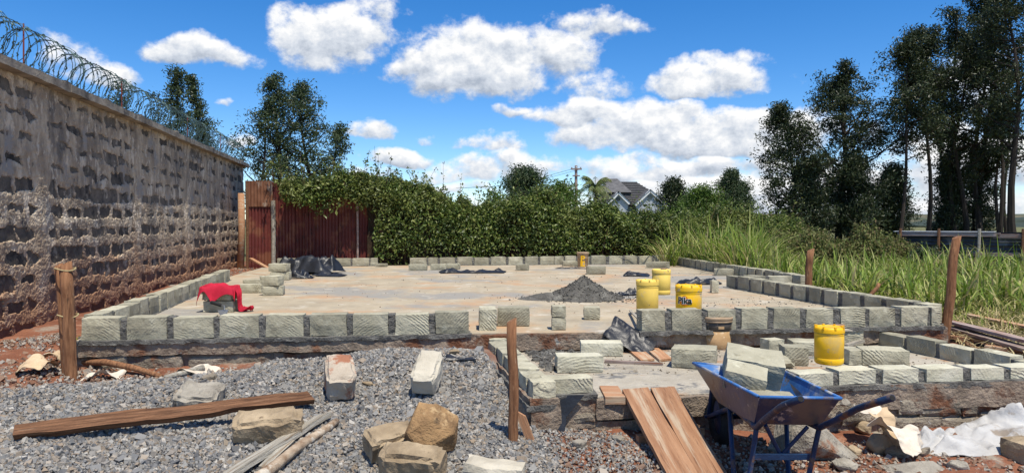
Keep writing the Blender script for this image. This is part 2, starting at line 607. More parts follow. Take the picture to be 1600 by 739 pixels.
MT['steel'] = M('steel', [(.16, .16, .16, 1), (.34, .34, .33, 1)], scale=6, rough=.45, metal=.7, bump=.2)
MT['yellow'] = M('yellow_plastic', [(.80, .44, .004, 1), (.88, .53, .008, 1)], scale=4, rough=.42, bump=.08, spec=.4, spots=[((.56, .40, .12, 1), 3, .50, .70), ((.42, .34, .22, 1), 12, .60, .68), ((.22, .17, .11, 1), 22, .66, .72)])
MT['yellow_old'] = M('dusty_yellow_plastic', [(.72, .50, .09, 1), (.82, .60, .14, 1)], scale=4, rough=.6, bump=.1, spots=[((.50, .42, .26, 1), 5, .54, .66), ((.24, .18, .10, 1), 11, .64, .70)])
MT['print'] = M('dark_print', [(.012, .02, .014, 1), (.02, .04, .02, 1)], rough=.5, bump=0)
MT['print_orange'] = M('orange_print', [(.75, .20, .01, 1), (.78, .28, .01, 1)], rough=.5, bump=0)
MT['print_white'] = M('white_print', [(.7, .7, .68, 1), (.78, .78, .75, 1)], rough=.5, bump=0)
MT['bucket_tan'] = M('dirty_bucket', [(.36, .22, .10, 1), (.52, .34, .18, 1)], scale=5, rough=.7, bump=.2, spots=[((.62, .5, .34, 1), 8, .58, .68), ((.22, .13, .07, 1), 6, .62, .7)])
MT['bucket_black'] = M('dirty_black_band', [(.03, .027, .025, 1), (.09, .075, .06, 1)], scale=6, rough=.6, bump=.15, spots=[((.36, .25, .15, 1), 9, .62, .7)])
MT['bucket_lid'] = M('dusty_lid', [(.28, .19, .11, 1), (.45, .33, .22, 1)], scale=8, rough=.75, bump=.2)
MT['paper'] = M('cement_bag_paper', [(.46, .33, .20, 1), (.60, .46, .30, 1)], scale=5, rough=.9, bump=.3, bscale=14, spots=[((.40, .26, .16, 1), 5, .62, .72)])
MT['paper_white'] = M('pale_bag_paper', [(.56, .48, .38, 1), (.68, .61, .51, 1)], scale=4, rough=.9, bump=.25, bscale=12, spots=[((.5, .38, .27, 1), 5, .66, .76)])
MT['white_sheet'] = M('white_woven_sheet', [(.44, .425, .40, 1), (.60, .595, .58, 1)], scale=3, rough=.6, bump=.4, bscale=18, spots=[((.30, .25, .20, 1), 2.6, .53, .62), ((.42, .36, .29, 1), 7, .58, .66)], trans=.15)
MT['leaf_hedge'] = M('hedge_leaf', [(.032, .062, .010, 1), (.08, .13, .022, 1), (.16, .215, .04, 1), (.28, .30, .09, 1)], island=True, rough=.45, bump=0, trans=.25, spec=.4,
                     spots=[((.20, .215, .06, 1), .55, .48, .75), ((.025, .045, .012, 1), .8, .50, .72), ((.13, .085, .04, 1), 2.2, .60, .78)])
MT['leaf_dark'] = M('dark_leaf', [(.016, .03, .012, 1), (.036, .056, .02, 1), (.075, .09, .036, 1)], island=True, rough=.45, bump=0, trans=.18, spec=.4)
MT['leaf_tree'] = M('tree_leaf', [(.025, .048, .02, 1), (.055, .09, .035, 1), (.11, .14, .06, 1)], island=True, rough=.45, bump=0, trans=.22, spec=.4)
MT['leaf_light'] = M('light_leaf', [(.05, .10, .018, 1), (.10, .17, .03, 1), (.16, .24, .05, 1)], island=True, rough=.5, bump=0, trans=.3)
MT['leaf_bush'] = M('bush_leaf', [(.07, .10, .022, 1), (.14, .17, .045, 1), (.22, .22, .08, 1), (.20, .13, .07, 1)], island=True, rough=.6, bump=0, trans=.25)
MT['palm'] = M('palm_leaf', [(.05, .085, .02, 1), (.11, .15, .035, 1), (.17, .17, .06, 1)], island=True, rough=.5, bump=0, trans=.25)
MT['grass'] = M('fodder_grass', [(.08, .145, .015, 1), (.17, .255, .03, 1), (.27, .35, .06, 1), (.40, .41, .14, 1), (.38, .31, .16, 1)], island=True, rough=.5, bump=0, trans=.3)
MT['grass_low'] = M('low_grass', [(.13, .19, .02, 1), (.24, .30, .045, 1), (.36, .38, .10, 1), (.50, .43, .19, 1)], island=True, rough=.6, bump=0, trans=.25)
MT['straw'] = M('dry_grass', [(.30, .23, .11, 1), (.46, .38, .20, 1)], island=True, rough=.8, bump=0)
MT['gravel'] = M('crushed_stone', [(.09, .09, .092, 1), (.16, .16, .16, 1), (.225, .22, .212, 1), (.31, .297, .27, 1), (.22, .205, .185, 1), (.27, .21, .15, 1), (.43, .41, .37, 1)], island=True, rough=.85, bump=.3, bscale=60)
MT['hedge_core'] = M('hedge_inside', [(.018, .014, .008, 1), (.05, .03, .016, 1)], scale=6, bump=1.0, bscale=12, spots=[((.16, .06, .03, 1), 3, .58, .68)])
MT['twig'] = M('twig', [(.06, .035, .02, 1), (.15, .085, .05, 1)], scale=6, bump=.4)
MT['iron_red'] = M('maroon_iron_sheet', [(.085, .016, .014, 1), (.15, .032, .025, 1)], scale=2.5, rough=.55, bump=.15, spread=.15, spec=.4,
                   spots=[((.20, .075, .04, 1), 2.2, .50, .64), ((.055, .02, .016, 1), 4, .56, .68)])
MT['iron_rust'] = M('rusted_iron_sheet', [(.13, .05, .025, 1), (.27, .13, .075, 1)], scale=4, stretch=(1, 1, .5), rough=.8, bump=.3, spots=[((.36, .28, .22, 1), 3, .55, .64)])
MT['iron_dark'] = M('dark_iron_sheet', [(.022, .026, .034, 1), (.055, .065, .08, 1)], scale=1.6, rough=.45, bump=.15, spec=.5, spots=[((.13, .135, .14, 1), 2.2, .56, .66), ((.10, .06, .04, 1), 3, .64, .72)])
MT['zinc'] = M('bright_zinc', [(.42, .44, .46, 1), (.60, .62, .64, 1)], scale=3, rough=.45, bump=.1, metal=.3)
MT['wall_mortar'] = M('slurried_mortar', [(.30, (.175, .138, .10, 1)), (.47, (.33, .262, .188, 1)), (.64, (.53, .43, .31, 1))], scale=3.6, detail=8, rrough=.70, bump=.6, bscale=24, stretch=(1, 1, .45), rnd_off=False,
                      spots=[((.16, .138, .115, 1), 1.0, .52, .64), ((.60, .51, .39, 1), 4.5, .55, .66), ((.54, .46, .36, 1), 11, .57, .66), ((.11, .098, .085, 1), 6, .60, .68), ((.30, .27, .235, 1), 2.2, .56, .62)], zstain=((.32, .165, .085, 1), .50, 1.55), bdist=.04)
MT['wall_stone'] = M('dark_quarry_stone', [(.065, .056, .046, 1), (.15, .127, .102, 1)], scale=8, bump=.6, bscale=30, spread=.3, zstain=((.16, .075, .042, 1), .45, 1.1), bdist=.02,
                     spots=[((.30, .26, .21, 1), 5, .56, .66), ((.035, .032, .03, 1), 3, .55, .65)])
MT['coping'] = M('coping_concrete', [(.15, .13, .105, 1), (.34, .30, .245, 1)], scale=4, bump=.6, bscale=25, spots=[((.09, .08, .07, 1), 2.5, .55, .66)])
MT['wire'] = M('razor_wire_coat', [(.04, .075, .072, 1), (.075, .13, .125, 1)], scale=5, rough=.5, bump=0, metal=.3)
MT['rod'] = M('rusty_rod', [(.16, .03, .02, 1), (.22, .05, .035, 1)], rough=.7, bump=.1)
MT['roof_tile'] = M('grey_roof_tile', [(.075, .075, .078, 1), (.13, .128, .13, 1)], scale=1.5, rough=.7, bump=.5, bscale=6)
MT['house_wall'] = M('pale_render', [(.36, .39, .42, 1), (.44, .47, .50, 1)], scale=2, bump=.1)
MT['white_paint'] = M('white_fascia', [(.74, .74, .73, 1), (.80, .80, .79, 1)], bump=0)
MT['glass'] = M('window_glass', [(.02, .025, .03, 1), (.03, .035, .04, 1)], rough=.1, bump=0, spec=.6)
MT['rust_roof'] = M('rusty_roof', [(.11, .055, .035, 1), (.20, .10, .07, 1)], scale=1, bump=.1)
MT['hill'] = M('hill_fields', [(.33, (.030, .043, .026, 1)), (.47, (.055, .07, .04, 1)), (.58, (.13, .115, .07, 1)), (.7, (.05, .065, .038, 1))], scale=.012, detail=8, bump=0, rnd_off=False, stretch=(1, 3, 3))
MT['wood_far'] = M('far_wood', [(.028, .042, .034, 1), (.05, .066, .05, 1)], scale=.08, detail=8, bump=0, rnd_off=False)
MT['heap'] = M('mortar_heap', [(.07, .066, .058, 1), (.18, .17, .148, 1)], scale=8, bump=1.0, bscale=28, spots=[((.24, .23, .2, 1), 4, .58, .68)], bdist=.05)
MT['rock_tan'] = M('tan_rock', [(.21, .155, .095, 1), (.42, .325, .21, 1)], scale=6, bump=.9, bscale=24, spots=[((.14, .10, .06, 1), 9, .6, .7)], bdist=.02)
MT['rock_orange'] = M('ochre_rock', [(.15, .088, .042, 1), (.38, .235, .11, 1)], scale=7, bump=1.0, bscale=18, spots=[((.46, .32, .17, 1), 5, .56, .66), ((.10, .065, .035, 1), 9, .6, .68)], bdist=.03)
MT['rock_grey'] = M('grey_rock', [(.20, .175, .14, 1), (.40, .365, .30, 1)], scale=5, bump=1.0, bscale=20, spots=[((.24, .11, .06, 1), 3.5, .57, .68), ((.14, .12, .10, 1), 8, .6, .68)], bdist=.03)
MT['rock_red'] = M('red_dusted_block', [(.36, .30, .23, 1), (.50, .43, .34, 1)], scale=5, bump=.8, bscale=26, spots=[((.32, .14, .08, 1), 5.5, .50, .60)], bdist=.02)
MT['rock_white'] = M('pale_block', [(.40, .36, .28, 1), (.54, .495, .40, 1)], scale=6, bump=.7, bscale=26, spots=[((.42, .22, .12, 1), 4.5, .62, .72)], bdist=.015)

# ------------------------------------------------------------------ terrain
CP = np.array([(-3, 1, 0), (0, 1, 0), (3, 1, 0), (-6, 2, .2), (7, 2, .05), (-3.5, 3.5, .15), (-2, 3.8, .08), (-.8, 3.8, .06), (.3, 3.8, .05), (1.3, 3.6, .08),
               (2.5, 3.6, .05), (4, 3.8, .05), (-3, 4.6, .2), (-2, 4.6, .17), (-1, 4.6, .19), (0, 4.6, .19), (-3, 5.4, .27), (-2.3, 5.6, .29), (-1.6, 5.8, .36),
               (-.9, 5.95, .42), (-.3, 5.9, .42), (-.2, 5.3, .32), (.0, 4.9, .24), (-3.9, 5.7, .31), (-4.5, 5, .34), (-4.6, 6.5, .40), (-5, 8, .43),
               (-6, 12, .45), (-7, 18, .46), (.6, 4.5, .13), (1.2, 4.4, .10), (2.2, 4.4, .06), (3.2, 4.5, .06), (4.4, 4.7, .08), (1, 5.5, .1), (3, 5.7, .1),
               (0, 8, .35), (-2, 10, .38), (3, 10, .38), (4.5, 6.1, .28), (5, 7, .33), (6, 6, .28), (6, 10, .4), (5, 14, .42), (9, 14, .40), (0, 20, .42),
               (-8, 25, .4), (10, 25, .35), (-12, 10, .45), (14, 8, .3), (14, 16, .36), (0, 40, .35), (30, 40, .3), (-30, 40, .3)], float)


def gh(x, y):
    """height of the ground"""
    x = np.asarray(x, float)
    y = np.asarray(y, float)
    sh = x.shape
    xf, yf = x.ravel(), y.ravel()
    d2 = (xf[:, None] - CP[None, :, 0]) ** 2 + (yf[:, None] - CP[None, :, 1]) ** 2 + .06
    w = d2 ** -1.6
    z = (w * CP[None, :, 2]).sum(1) / w.sum(1)
    far = sstep(28, 70, np.hypot(xf, yf))
    z = z * (1 - far) + .3 * far
    return z.reshape(sh)


def gz(x, y):
    return float(gh(np.array([x]), np.array([y]))[0])


def PG(px, py, dz=0.0):
    """the point of the ground that the photograph shows at a pixel"""
    z = .2
    for _ in range(12):
        p = P(px, py, z)
        z = .5 * z + .5 * (gz(p.x, p.y) + dz)
    return P(px, py, z)


def in_poly(x, y, poly):
    inside = np.zeros(x.shape, bool)
    n = len(poly)
    for i in range(n):
        x1, y1 = poly[i]
        x2, y2 = poly[(i + 1) % n]
        c = ((y1 > y) != (y2 > y)) & (x < (x2 - x1) * (y - y1) / (y2 - y1 + 1e-12) + x1)
        inside ^= c
    return inside


GRAVEL_PX = [(-80, 640), (0, 609), (120, 601), (250, 592), (370, 585), (430, 567), (560, 556), (700, 550), (752, 552), (776, 580), (806, 620), (835, 655),
             (850, 690), (880, 739), (900, 830), (-80, 830)]
GPOLY = [tuple(PG(a, b).xy) for a, b in GRAVEL_PX]
GP = np.array(GPOLY)


def poly_dist(x, y, poly):
    d = np.full(x.shape, 1e9)
    n = len(poly)
    for i in range(n):
        a, b = poly[i], poly[(i + 1) % n]
        ab = b - a
        t = np.clip(((x - a[0]) * ab[0] + (y - a[1]) * ab[1]) / (ab @ ab + 1e-9), 0, 1)
        d = np.minimum(d, np.hypot(x - a[0] - t * ab[0], y - a[1] - t * ab[1]))
    return d


def ground_mesh():
    def grow(start, step, end):
        v, r = [], start
        while r < end:
            v.append(r)
            step *= 1.22
            r += step
        return v + [end]
    xs = np.concatenate([-np.array(grow(9.2, .2, 1600))[::-1], np.arange(-9, 9.01, .06), np.array(grow(9.2, .2, 1600))])
    ys = np.concatenate([np.array([-400, -60, -15, -4, 0, 1.2, 2.0, 2.5]), np.arange(2.8, 7.2, .045), np.arange(7.25, 20, .16), np.array(grow(20.2, .25, 3000))])
    X, Y = np.meshgrid(xs, ys, indexing='ij')
    Z = gh(X, Y)
    p = np.stack([X, Y, np.zeros_like(X)], -1)
    near = 1 - sstep(9, 25, np.hypot(X, Y))
    Z = Z + near * (.035 * fbm(p * 2.3, 4, 5) + .022 * fbm(p * 9, 3, 9))
    Z = Z + .05 * (1 - near) * fbm(p * .4, 3, 2)
    me = np_mesh('ground', np.stack([X, Y, Z], -1).reshape(-1, 3), grid_faces(len(xs), len(ys)), True)
    inside = in_poly(X.ravel(), Y.ravel(), GPOLY)
    dd = poly_dist(X.ravel(), Y.ravel(), GP)
    gm = np.clip(.5 + np.where(inside, dd, -dd) / .5 + .35 * fbm(p.reshape(-1, 3) * 3, 3, 3), 0, 1)
    right = sstep(4.4, 5.2, X.ravel() - .0 * Y.ravel()) * sstep(6.3, 7.6, Y.ravel())
    green = np.maximum(right, sstep(20.5, 23, Y.ravel()))
    ca = me.color_attributes.new('cover', 'FLOAT_COLOR', 'POINT')
    arr = np.stack([gm, green, np.zeros_like(gm), np.ones_like(gm)], 1).astype(np.float32)
    ca.data.foreach_set('color', arr.ravel())
    return me


def ground_material():
    m = MT['soil']
    t = m.node_tree
    b = t.nodes['Principled BSDF']
    L = t.links.new
    src = b.inputs['Base Color'].links[0].from_socket
    at = nd(t, 'ShaderNodeAttribute', attribute_name='cover')
    sp = nd(t, 'ShaderNodeSeparateColor')
    L(at.outputs['Color'], sp.inputs[0])
    tc = nd(t, 'ShaderNodeTexCoord')

    def rampn(scale, c0, c1):
        n = nd(t, 'ShaderNodeTexNoise')
        n.inputs['Scale'].default_value = scale
        n.inputs['Detail'].default_value = 8
        n.inputs['Roughness'].default_value = .7
        L(tc.outputs['Object'], n.inputs['Vector'])
        r = nd(t, 'ShaderNodeValToRGB')
        r.color_ramp.elements[0].position, r.color_ramp.elements[0].color = .33, c0
        r.color_ramp.elements[1].position, r.color_ramp.elements[1].color = .66, c1
        L(n.outputs[0], r.inputs[0])
        return r.outputs[0]
    col = src
    for sock, c in ((sp.outputs[0], rampn(25, (.07, .07, .07, 1), (.22, .21, .20, 1))), (sp.outputs[1], rampn(.35, (.05, .075, .02, 1), (.20, .175, .075, 1)))):
        mx = nd(t, 'ShaderNodeMix', data_type='RGBA')
        L(sock, mx.inputs['Factor'])
        L(col, mx.inputs[6])
        L(c, mx.inputs[7])
        col = mx.outputs[2]
    L(col, b.inputs['Base Color'])


ground_material()
ground = tag(link('ground', ground_mesh(), MT['soil']), kind='structure')


# ------------------------------------------------------------------ crushed stone
def stones_mesh(name, C, R, seed=3):
    """many small broken stones in one mesh: squashed, jittered octahedra-like chips with cut corners"""
    r = np.random.default_rng(seed)
    base = np.array([(-1, -1, -1), (1, -1, -1), (1, 1, -1), (-1, 1, -1), (-1, -1, 1), (1, -1, 1), (1, 1, 1), (-1, 1, 1)], float) * .78
    F = np.array([(0, 2, 1), (0, 3, 2), (4, 5, 6), (4, 6, 7), (0, 1, 5), (0, 5, 4), (1, 2, 6), (1, 6, 5), (2, 3, 7), (2, 7, 6), (3, 0, 4), (3, 4, 7)])
    n = len(C)
    V = base[None] * (1 + r.uniform(-.45, .30, (n, 8, 1))) + r.uniform(-.18, .18, (n, 8, 3))
    V = V * r.uniform(.7, 1.2, (n, 1, 3))
    q = r.normal(size=(n, 4))
    q /= np.linalg.norm(q, axis=1)[:, None]
    w, x, y, z = q.T
    Rm = np.stack([np.stack([1 - 2 * (y * y + z * z), 2 * (x * y - z * w), 2 * (x * z + y * w)], -1),
                   np.stack([2 * (x * y + z * w), 1 - 2 * (x * x + z * z), 2 * (y * z - x * w)], -1),
                   np.stack([2 * (x * z - y * w), 2 * (y * z + x * w), 1 - 2 * (x * x + y * y)], -1)], 1)
    V = np.einsum('nij,nkj->nki', Rm, V) * R[:, None, None] + C[:, None, :]
    faces = (F[None] + (np.arange(n) * 8)[:, None, None]).reshape(-1, 3)
    return np_mesh(name, V.reshape(-1, 3), faces)


def scatter_poly(n, poly, r, margin=0.0):
    lo, hi = poly.min(0), poly.max(0)
    out = np.zeros((0, 2))
    while len(out) < n:
        q = r.uniform(lo, hi, (n * 2, 2))
        q = q[in_poly(q[:, 0], q[:, 1], [tuple(p) for p in poly])]
        out = np.concatenate([out, q])
    return out[:n]


r_ = np.random.default_rng(5)
q = scatter_poly(112000, GP, r_)
z = gh(q[:, 0], q[:, 1]) + .035 * fbm(np.stack([q[:, 0], q[:, 1], 0 * q[:, 0]], -1) * 2.3, 4, 5) + .022 * fbm(np.stack([q[:, 0], q[:, 1], 0 * q[:, 0]], -1) * 9, 3, 9)
dd = poly_dist(q[:, 0], q[:, 1], GP)
R = r_.gamma(3.2, 1.0, len(q)) / 3.2 * .0068 + .0026
C = np.stack([q[:, 0], q[:, 1], z + r_.uniform(-.004, .020, len(q)) * np.minimum(1, dd / .2 + .3)], 1)
# a few stray ones on the soil around the heap
q2 = scatter_poly(3000, np.array([PG(a, b).xy for a, b in [(760, 590), (830, 660), (1060, 690), (1100, 735), (900, 810), (840, 739)]]), r_)
C2 = np.stack([q2[:, 0], q2[:, 1], gh(q2[:, 0], q2[:, 1]) + .015], 1)
C = np.concatenate([C, C2])
R = np.concatenate([R, r_.uniform(.003, .010, len(C2))])
tag(link('gravel', stones_mesh('gravel', C, R), MT['gravel']), 'heap of loose grey crushed stone spread in front of the block wall', 'gravel', kind='stuff')

# red clods and grit on the bare soil
q = scatter_poly(4200, np.array([PG(a, b).xy for a, b in [(850, 690), (930, 655), (1200, 690), (1600, 680), (1660, 800), (900, 820)]]), r_)
C = np.stack([q[:, 0], q[:, 1], gh(q[:, 0], q[:, 1]) + .012], 1)
q3 = scatter_poly(2600, np.array([PG(a, b).xy for a, b in [(-60, 545), (110, 515), (118, 575), (430, 560), (400, 585), (250, 597), (118, 603), (-60, 620)]]), r_)
C = np.concatenate([C, np.stack([q3[:, 0], q3[:, 1], gh(q3[:, 0], q3[:, 1]) + .01], 1)])
q4 = scatter_poly(1800, np.array([(-5.6, 11.5), (-4.2, 11.6), (-4.8, 16.8), (-6.6, 17)]), r_)
C = np.concatenate([C, np.stack([q4[:, 0], q4[:, 1], gh(q4[:, 0], q4[:, 1]) + .02], 1)])
MT['clod'] = M('soil_clod', [(.17, .08, .045, 1), (.24, .15, .10, 1), (.30, .23, .17, 1), (.36, .32, .27, 1), (.24, .22, .19, 1)], island=True, bump=.3)
tag(link('soil_clods', stones_mesh('soil_clods', C, r_.gamma(2, 1, len(C)) / 2 * .0055 + .0025, 8), MT['clod']), 'loose red clods and grit on the bare soil', 'soil', kind='stuff')


# ------------------------------------------------------------------ rough boxes, blocks, rocks
def rough_box(dx, dy, dz, res, amp, seed, freq=9.0, chip=0.0):
    """box with subdivided, uneven faces -> (verts, quads)"""
    V, F, b = [], [], 0
    dims = (dx, dy, dz)
    for ax in range(3):
        u, v = (ax + 1) % 3, (ax + 2) % 3
        nu, nv = max(2, int(round(dims[u] / res)) + 1), max(2, int(round(dims[v] / res)) + 1)
        for sgn in (-1, 1):
            A, B = np.meshgrid(np.linspace(-.5, .5, nu) * dims[u], np.linspace(-.5, .5, nv) * dims[v], indexing='ij')
            q = np.zeros((nu, nv, 3))
            q[..., ax] = sgn * dims[ax] / 2
            q[..., u], q[..., v] = A, B
            V.append(q.reshape(-1, 3))
            f = grid_faces(nu, nv)
            F.append((f if sgn > 0 else f[:, ::-1]) + b)
            b += nu * nv
    V, F = np.concatenate(V), np.concatenate(F)
    k = V * freq
    d = np.stack([fbm(k + 5.1, 4, seed), fbm(k + 31.7, 4, seed + 50), fbm(k + 77.3, 4, seed + 90)], -1)
    n = V / (np.array(dims) / 2)
    if chip:                          # worn corners and edges
        e = np.sort(np.abs(n), 1)[:, 1:].mean(1)
        d = d - (sstep(.86, 1.0, e) * chip / amp * (.7 + .5 * fbm(k * .7 + 9, 2, seed + 7)))[:, None] * n / (np.linalg.norm(n, axis=1)[:, None] + 1e-9)
    return V + amp * d, F


def weld(me, dist=1e-4):
    bm = bmesh.new()
    bm.from_mesh(me)
    bmesh.ops.remove_doubles(bm, verts=bm.verts, dist=dist)
    bm.to_mesh(me)
    bm.free()
    return me


def block_mesh(l, w, h, seed, res=None, amp=.008, chip=.015):
    V, F = rough_box(l, w, h, res or max(l / 4, .05), amp, seed, 11, chip)
    return weld(np_mesh('block', V, F))


_bs = [100]


def stone_block(label, c, l, w, h, rz=0.0, rx=0.0, ry=0.0, mat='block', name='stone_block', cat='stone block', group=None, amp=.007, chip=.013, res=.045):
    """a loose block lying somewhere: a thing of its own; c = middle of its underside"""
    _bs[0] += 7
    me = block_mesh(l, w, h, _bs[0], res, amp, chip)
    o = link(name, me, MT[mat])
    o.rotation_euler = (rx, ry, rz)
    o.location = (c[0], c[1], c[2] + h / 2)
    return tag(o, label, cat, group)


def plan_px(A, B, px):
    """distance along the line A-B where a pixel column crosses it"""
    k = (px - 800.0) / FPX
    d = (B - A).xy
    n = d.length
    d = d / n
    return (k * A.y - A.x) / (d.x - k * d.y)


def block_wall(label, A, B, spans, ztop, zbot, thick, side, group='new block walls', joint=True, bed=True, mat='block', joint_in=.014, cat='block wall', heights=None):
    """one row of blocks; A-B is the visible top edge, thickness to the left (side=1) or right (-1) of A->B"""
    ang = math.atan2(B.y - A.y, B.x - A.x)
    t = empty('block_wall', (A.x, A.y, zbot), ang)
    tag(t, label, cat, group)
    h = ztop - zbot
    JV, JF, b = [], [], 0
    last = None
    for i, (s0, s1) in enumerate(spans):
        _bs[0] += 3
        hh = h + random.uniform(-.012, .008)
        if heights:
            hh = heights[i]
        me = block_mesh(s1 - s0, thick, hh, _bs[0])
        o = link('block', me, MT[mat], t)
        o.location = ((s0 + s1) / 2, side * thick / 2 + random.uniform(-.008, .008), hh / 2)
        o.rotation_euler = (random.uniform(-.012, .012), random.uniform(-.01, .01), random.uniform(-.02, .02))
        if joint and last is not None and s0 - last < .14:
            gv, gf = rough_box(s0 - last + .01, thick - .03, h - random.uniform(.005, .035), .012, .011, _bs[0], 26)
            gv = gv + np.array(((s0 + last) / 2, side * (thick / 2), h / 2 - .012))
            JV.append(gv)
            JF.append(gf + b)
            b += len(gv)
        last = s1
    if bed:
        l0, l1 = spans[0][0], spans[-1][1]
        gv, gf = rough_box(l1 - l0 + .04, thick + .05, .035, .02, .014, _bs[0] + 1, 18)
        gv = gv + np.array(((l0 + l1) / 2, side * (thick / 2 - .012), -.012))
        JV.append(gv)
        JF.append(gf + b)
        b += len(gv)
    if JV:
        link('mortar', np_mesh('mortar', np.concatenate(JV), np.concatenate(JF)), MT['mortar'], t)
    return t


def even(l0, l1, pitch, gap, jit=.12):
    out, s = [], l0
    while s < l1 - pitch * .4:
        p = pitch * random.uniform(1 - jit, 1 + jit)
        e = min(s + p - gap, l1)
        out.append((s, e))
        s = e + gap
    return out


ZS, ZT, ZP, ZPT = .53, .73, .36, .49          # slab, top of its blocks, porch floor, top of its blocks
FL = P(117, 496, ZT)
F1 = P(735, 487, ZT)
FRa = P(1000, 484.5, ZT)
FR = P(1470, 477, ZT)
BL = P(432, 403.5, ZT)
BR = P(1047, 400, ZT)
J1 = P(1134, 429, ZT)
J2 = P(1257, 431, ZT)
LE = P(345, 420.5, ZT)
dirL = (LE - FL).xy.normalized()
PL0 = P(756, 523, ZPT)        # porch: where its left wall leaves the slab
PL1 = P(830, 597, ZPT)
PF0 = P(842, 594, ZPT)
PR1 = P(1387, 577, ZPT)
dF = (PR1 - PF0).xy.normalized()
PFE = PR1 + Vector((dF.x, dF.y, 0)) * 1.25
PRA = P(1368, 517, ZPT)
PRB = PFE + Vector((0, .02, 0))

# --- the floor slab and what carries it
sl = MB()
slab_poly = [FL.xy + Vector((-.02, .03)), F1.xy + Vector((0, .04)), FRa.xy + Vector((0, .03)), FR.xy + Vector((.05, .03)), P(1190, 432, ZT).xy + Vector((.2, 0)), J2.xy + Vector((.05, 0)), BR.xy + Vector((.2, .2)), BL.xy + Vector((-.3, .2)), LE.xy + Vector((-.1, 0))]
sl.poly_prism([tuple(p) for p in slab_poly], .405, ZS)
slab = tag(sl.build('floor_slab', MT['slab']), kind='structure')
body = MB()
cx = sum((p for p in slab_poly), Vector((0, 0))) / len(slab_poly)
body.poly_prism([tuple(cx + (p - cx) * .985) for p in slab_poly], -.3, .404)
found = tag(body.build('foundation', MT['rubble']), kind='structure')


def strip(name, A, B, z0, z1, mat, parent, out=.0, depth=.2, res=.025, amp=.015, seed=1, freq=9):
    """uneven band of concrete or earth along A-B with its face out metres in front of the line"""
    d = (B - A).xy
    l = d.length
    ang = math.atan2(d.y, d.x)
    V, F = rough_box(l, depth, z1 - z0, res, amp, seed, freq)
    o = link(name, np_mesh(name, V, F), mat, parent)
    nrm = Vector((-d.y, d.x)) / l
    c = (A.xy + B.xy) / 2 + nrm * (depth / 2 - out)
    o.location = (c.x, c.y, (z0 + z1) / 2)
    o.rotation_euler = (0, 0, ang)
    return o


e0 = FL + Vector((-.03, 0, 0))
strip('slab_edge', e0, F1 + Vector((.06, 0, 0)), .405, .522, MT['slab_edge'], slab, .02, .22, .02, .016, 3)
strip('slab_edge', F1 + Vector((.06, 0, 0)), FR + Vector((.06, 0, 0)), .38, .520, MT['slab_edge'], slab, .012, .2, .02, .016, 4)
strip('slab_edge', FR + Vector((.05, 0, 0)), P(1190, 432, ZT) + Vector((.2, 0, 0)), .30, .518, MT['slab_edge'], slab, .012, .2, .04, .016, 14)
strip('earth_band', e0, F1 + Vector((.06, 0, 0)), -.1, .398, MT['slab_edge'], found, -.02, .25, .03, .03, 5, 7)
strip('earth_band', F1 + Vector((.06, 0, 0)), FR + Vector((.04, 0, 0)), -.1, .377, MT['slab_edge'], found, -.015, .22, .03, .02, 6, 7)

# --- porch floor
pp = [PL0.xy + Vector((.0, .35)), PL1.xy + Vector((.02, .02)), PF0.xy + Vector((0, .02)), PR1.xy + Vector((0, .02)), PFE.xy + Vector((.1, .02)), PRA.xy + Vector((.2, .35))]
pm = MB()
pm.poly_prism([tuple(p) for p in pp], .215, ZP)
porch = tag(pm.build('porch_floor', MT['porch']), kind='structure')
pb = MB()
cx = sum((p for p in pp), Vector((0, 0))) / len(pp)
pb.poly_prism([tuple(cx + (p - cx) * .975) for p in pp], -.4, .213)
pfound = tag(pb.build('porch_foundation', MT['rubble']), kind='structure')
E1, E2 = P(930, 608, ZP), P(1125, 604, ZP)
strip('slab_edge', PL1 + Vector((-.02, 0, 0)), PF0 + Vector((dF.x, dF.y, 0)) * .38, .17, .39, MT['slab_edge'], porch, .015, .3, .02, .012, 21)
strip('slab_edge', PF0 + Vector((dF.x, dF.y, 0)) * .38, PF0 + Vector((dF.x, dF.y, 0)) * 1.42, .225, .352, MT['slab_edge'], porch, .03, .3, .02, .012, 22)
strip('slab_edge', PF0 + Vector((dF.x, dF.y, 0)) * 1.40, PFE + Vector((.2, 0, 0)), .215, .382, MT['slab_edge'], porch, .02, .3, .02, .014, 23)
strip('earth_band', PL1 + Vector((-.02, 0, 0)), PFE + Vector((.2, 0, 0)), -.25, .212, MT['slab_edge'], pfound, -.03, .3, .03, .03, 24, 7)
strip('earth_band', PL1 + Vector((-.03, 0, 0)), PL0 + Vector((-.03, 0, 0)), -.25, .385, MT['slab_edge'], pfound, -.02, .2, .03, .02, 25, 7).location.x += .24
# uneven dust, droppings and mortar smears on the porch and slab
r_ = np.random.default_rng(17)


def grit(name, poly, z, n, mat, lo, hi, parent, seed):
    q = scatter_poly(n, np.array(poly), np.random.default_rng(seed))
    R = np.random.default_rng(seed + 1).gamma(2, 1, n) / 2 * (hi - lo) + lo
    o = link(name, stones_mesh(name, np.column_stack([q, np.full(n, z) + R * .2]), R, seed), mat, parent)
    return tag(o, kind='stuff')


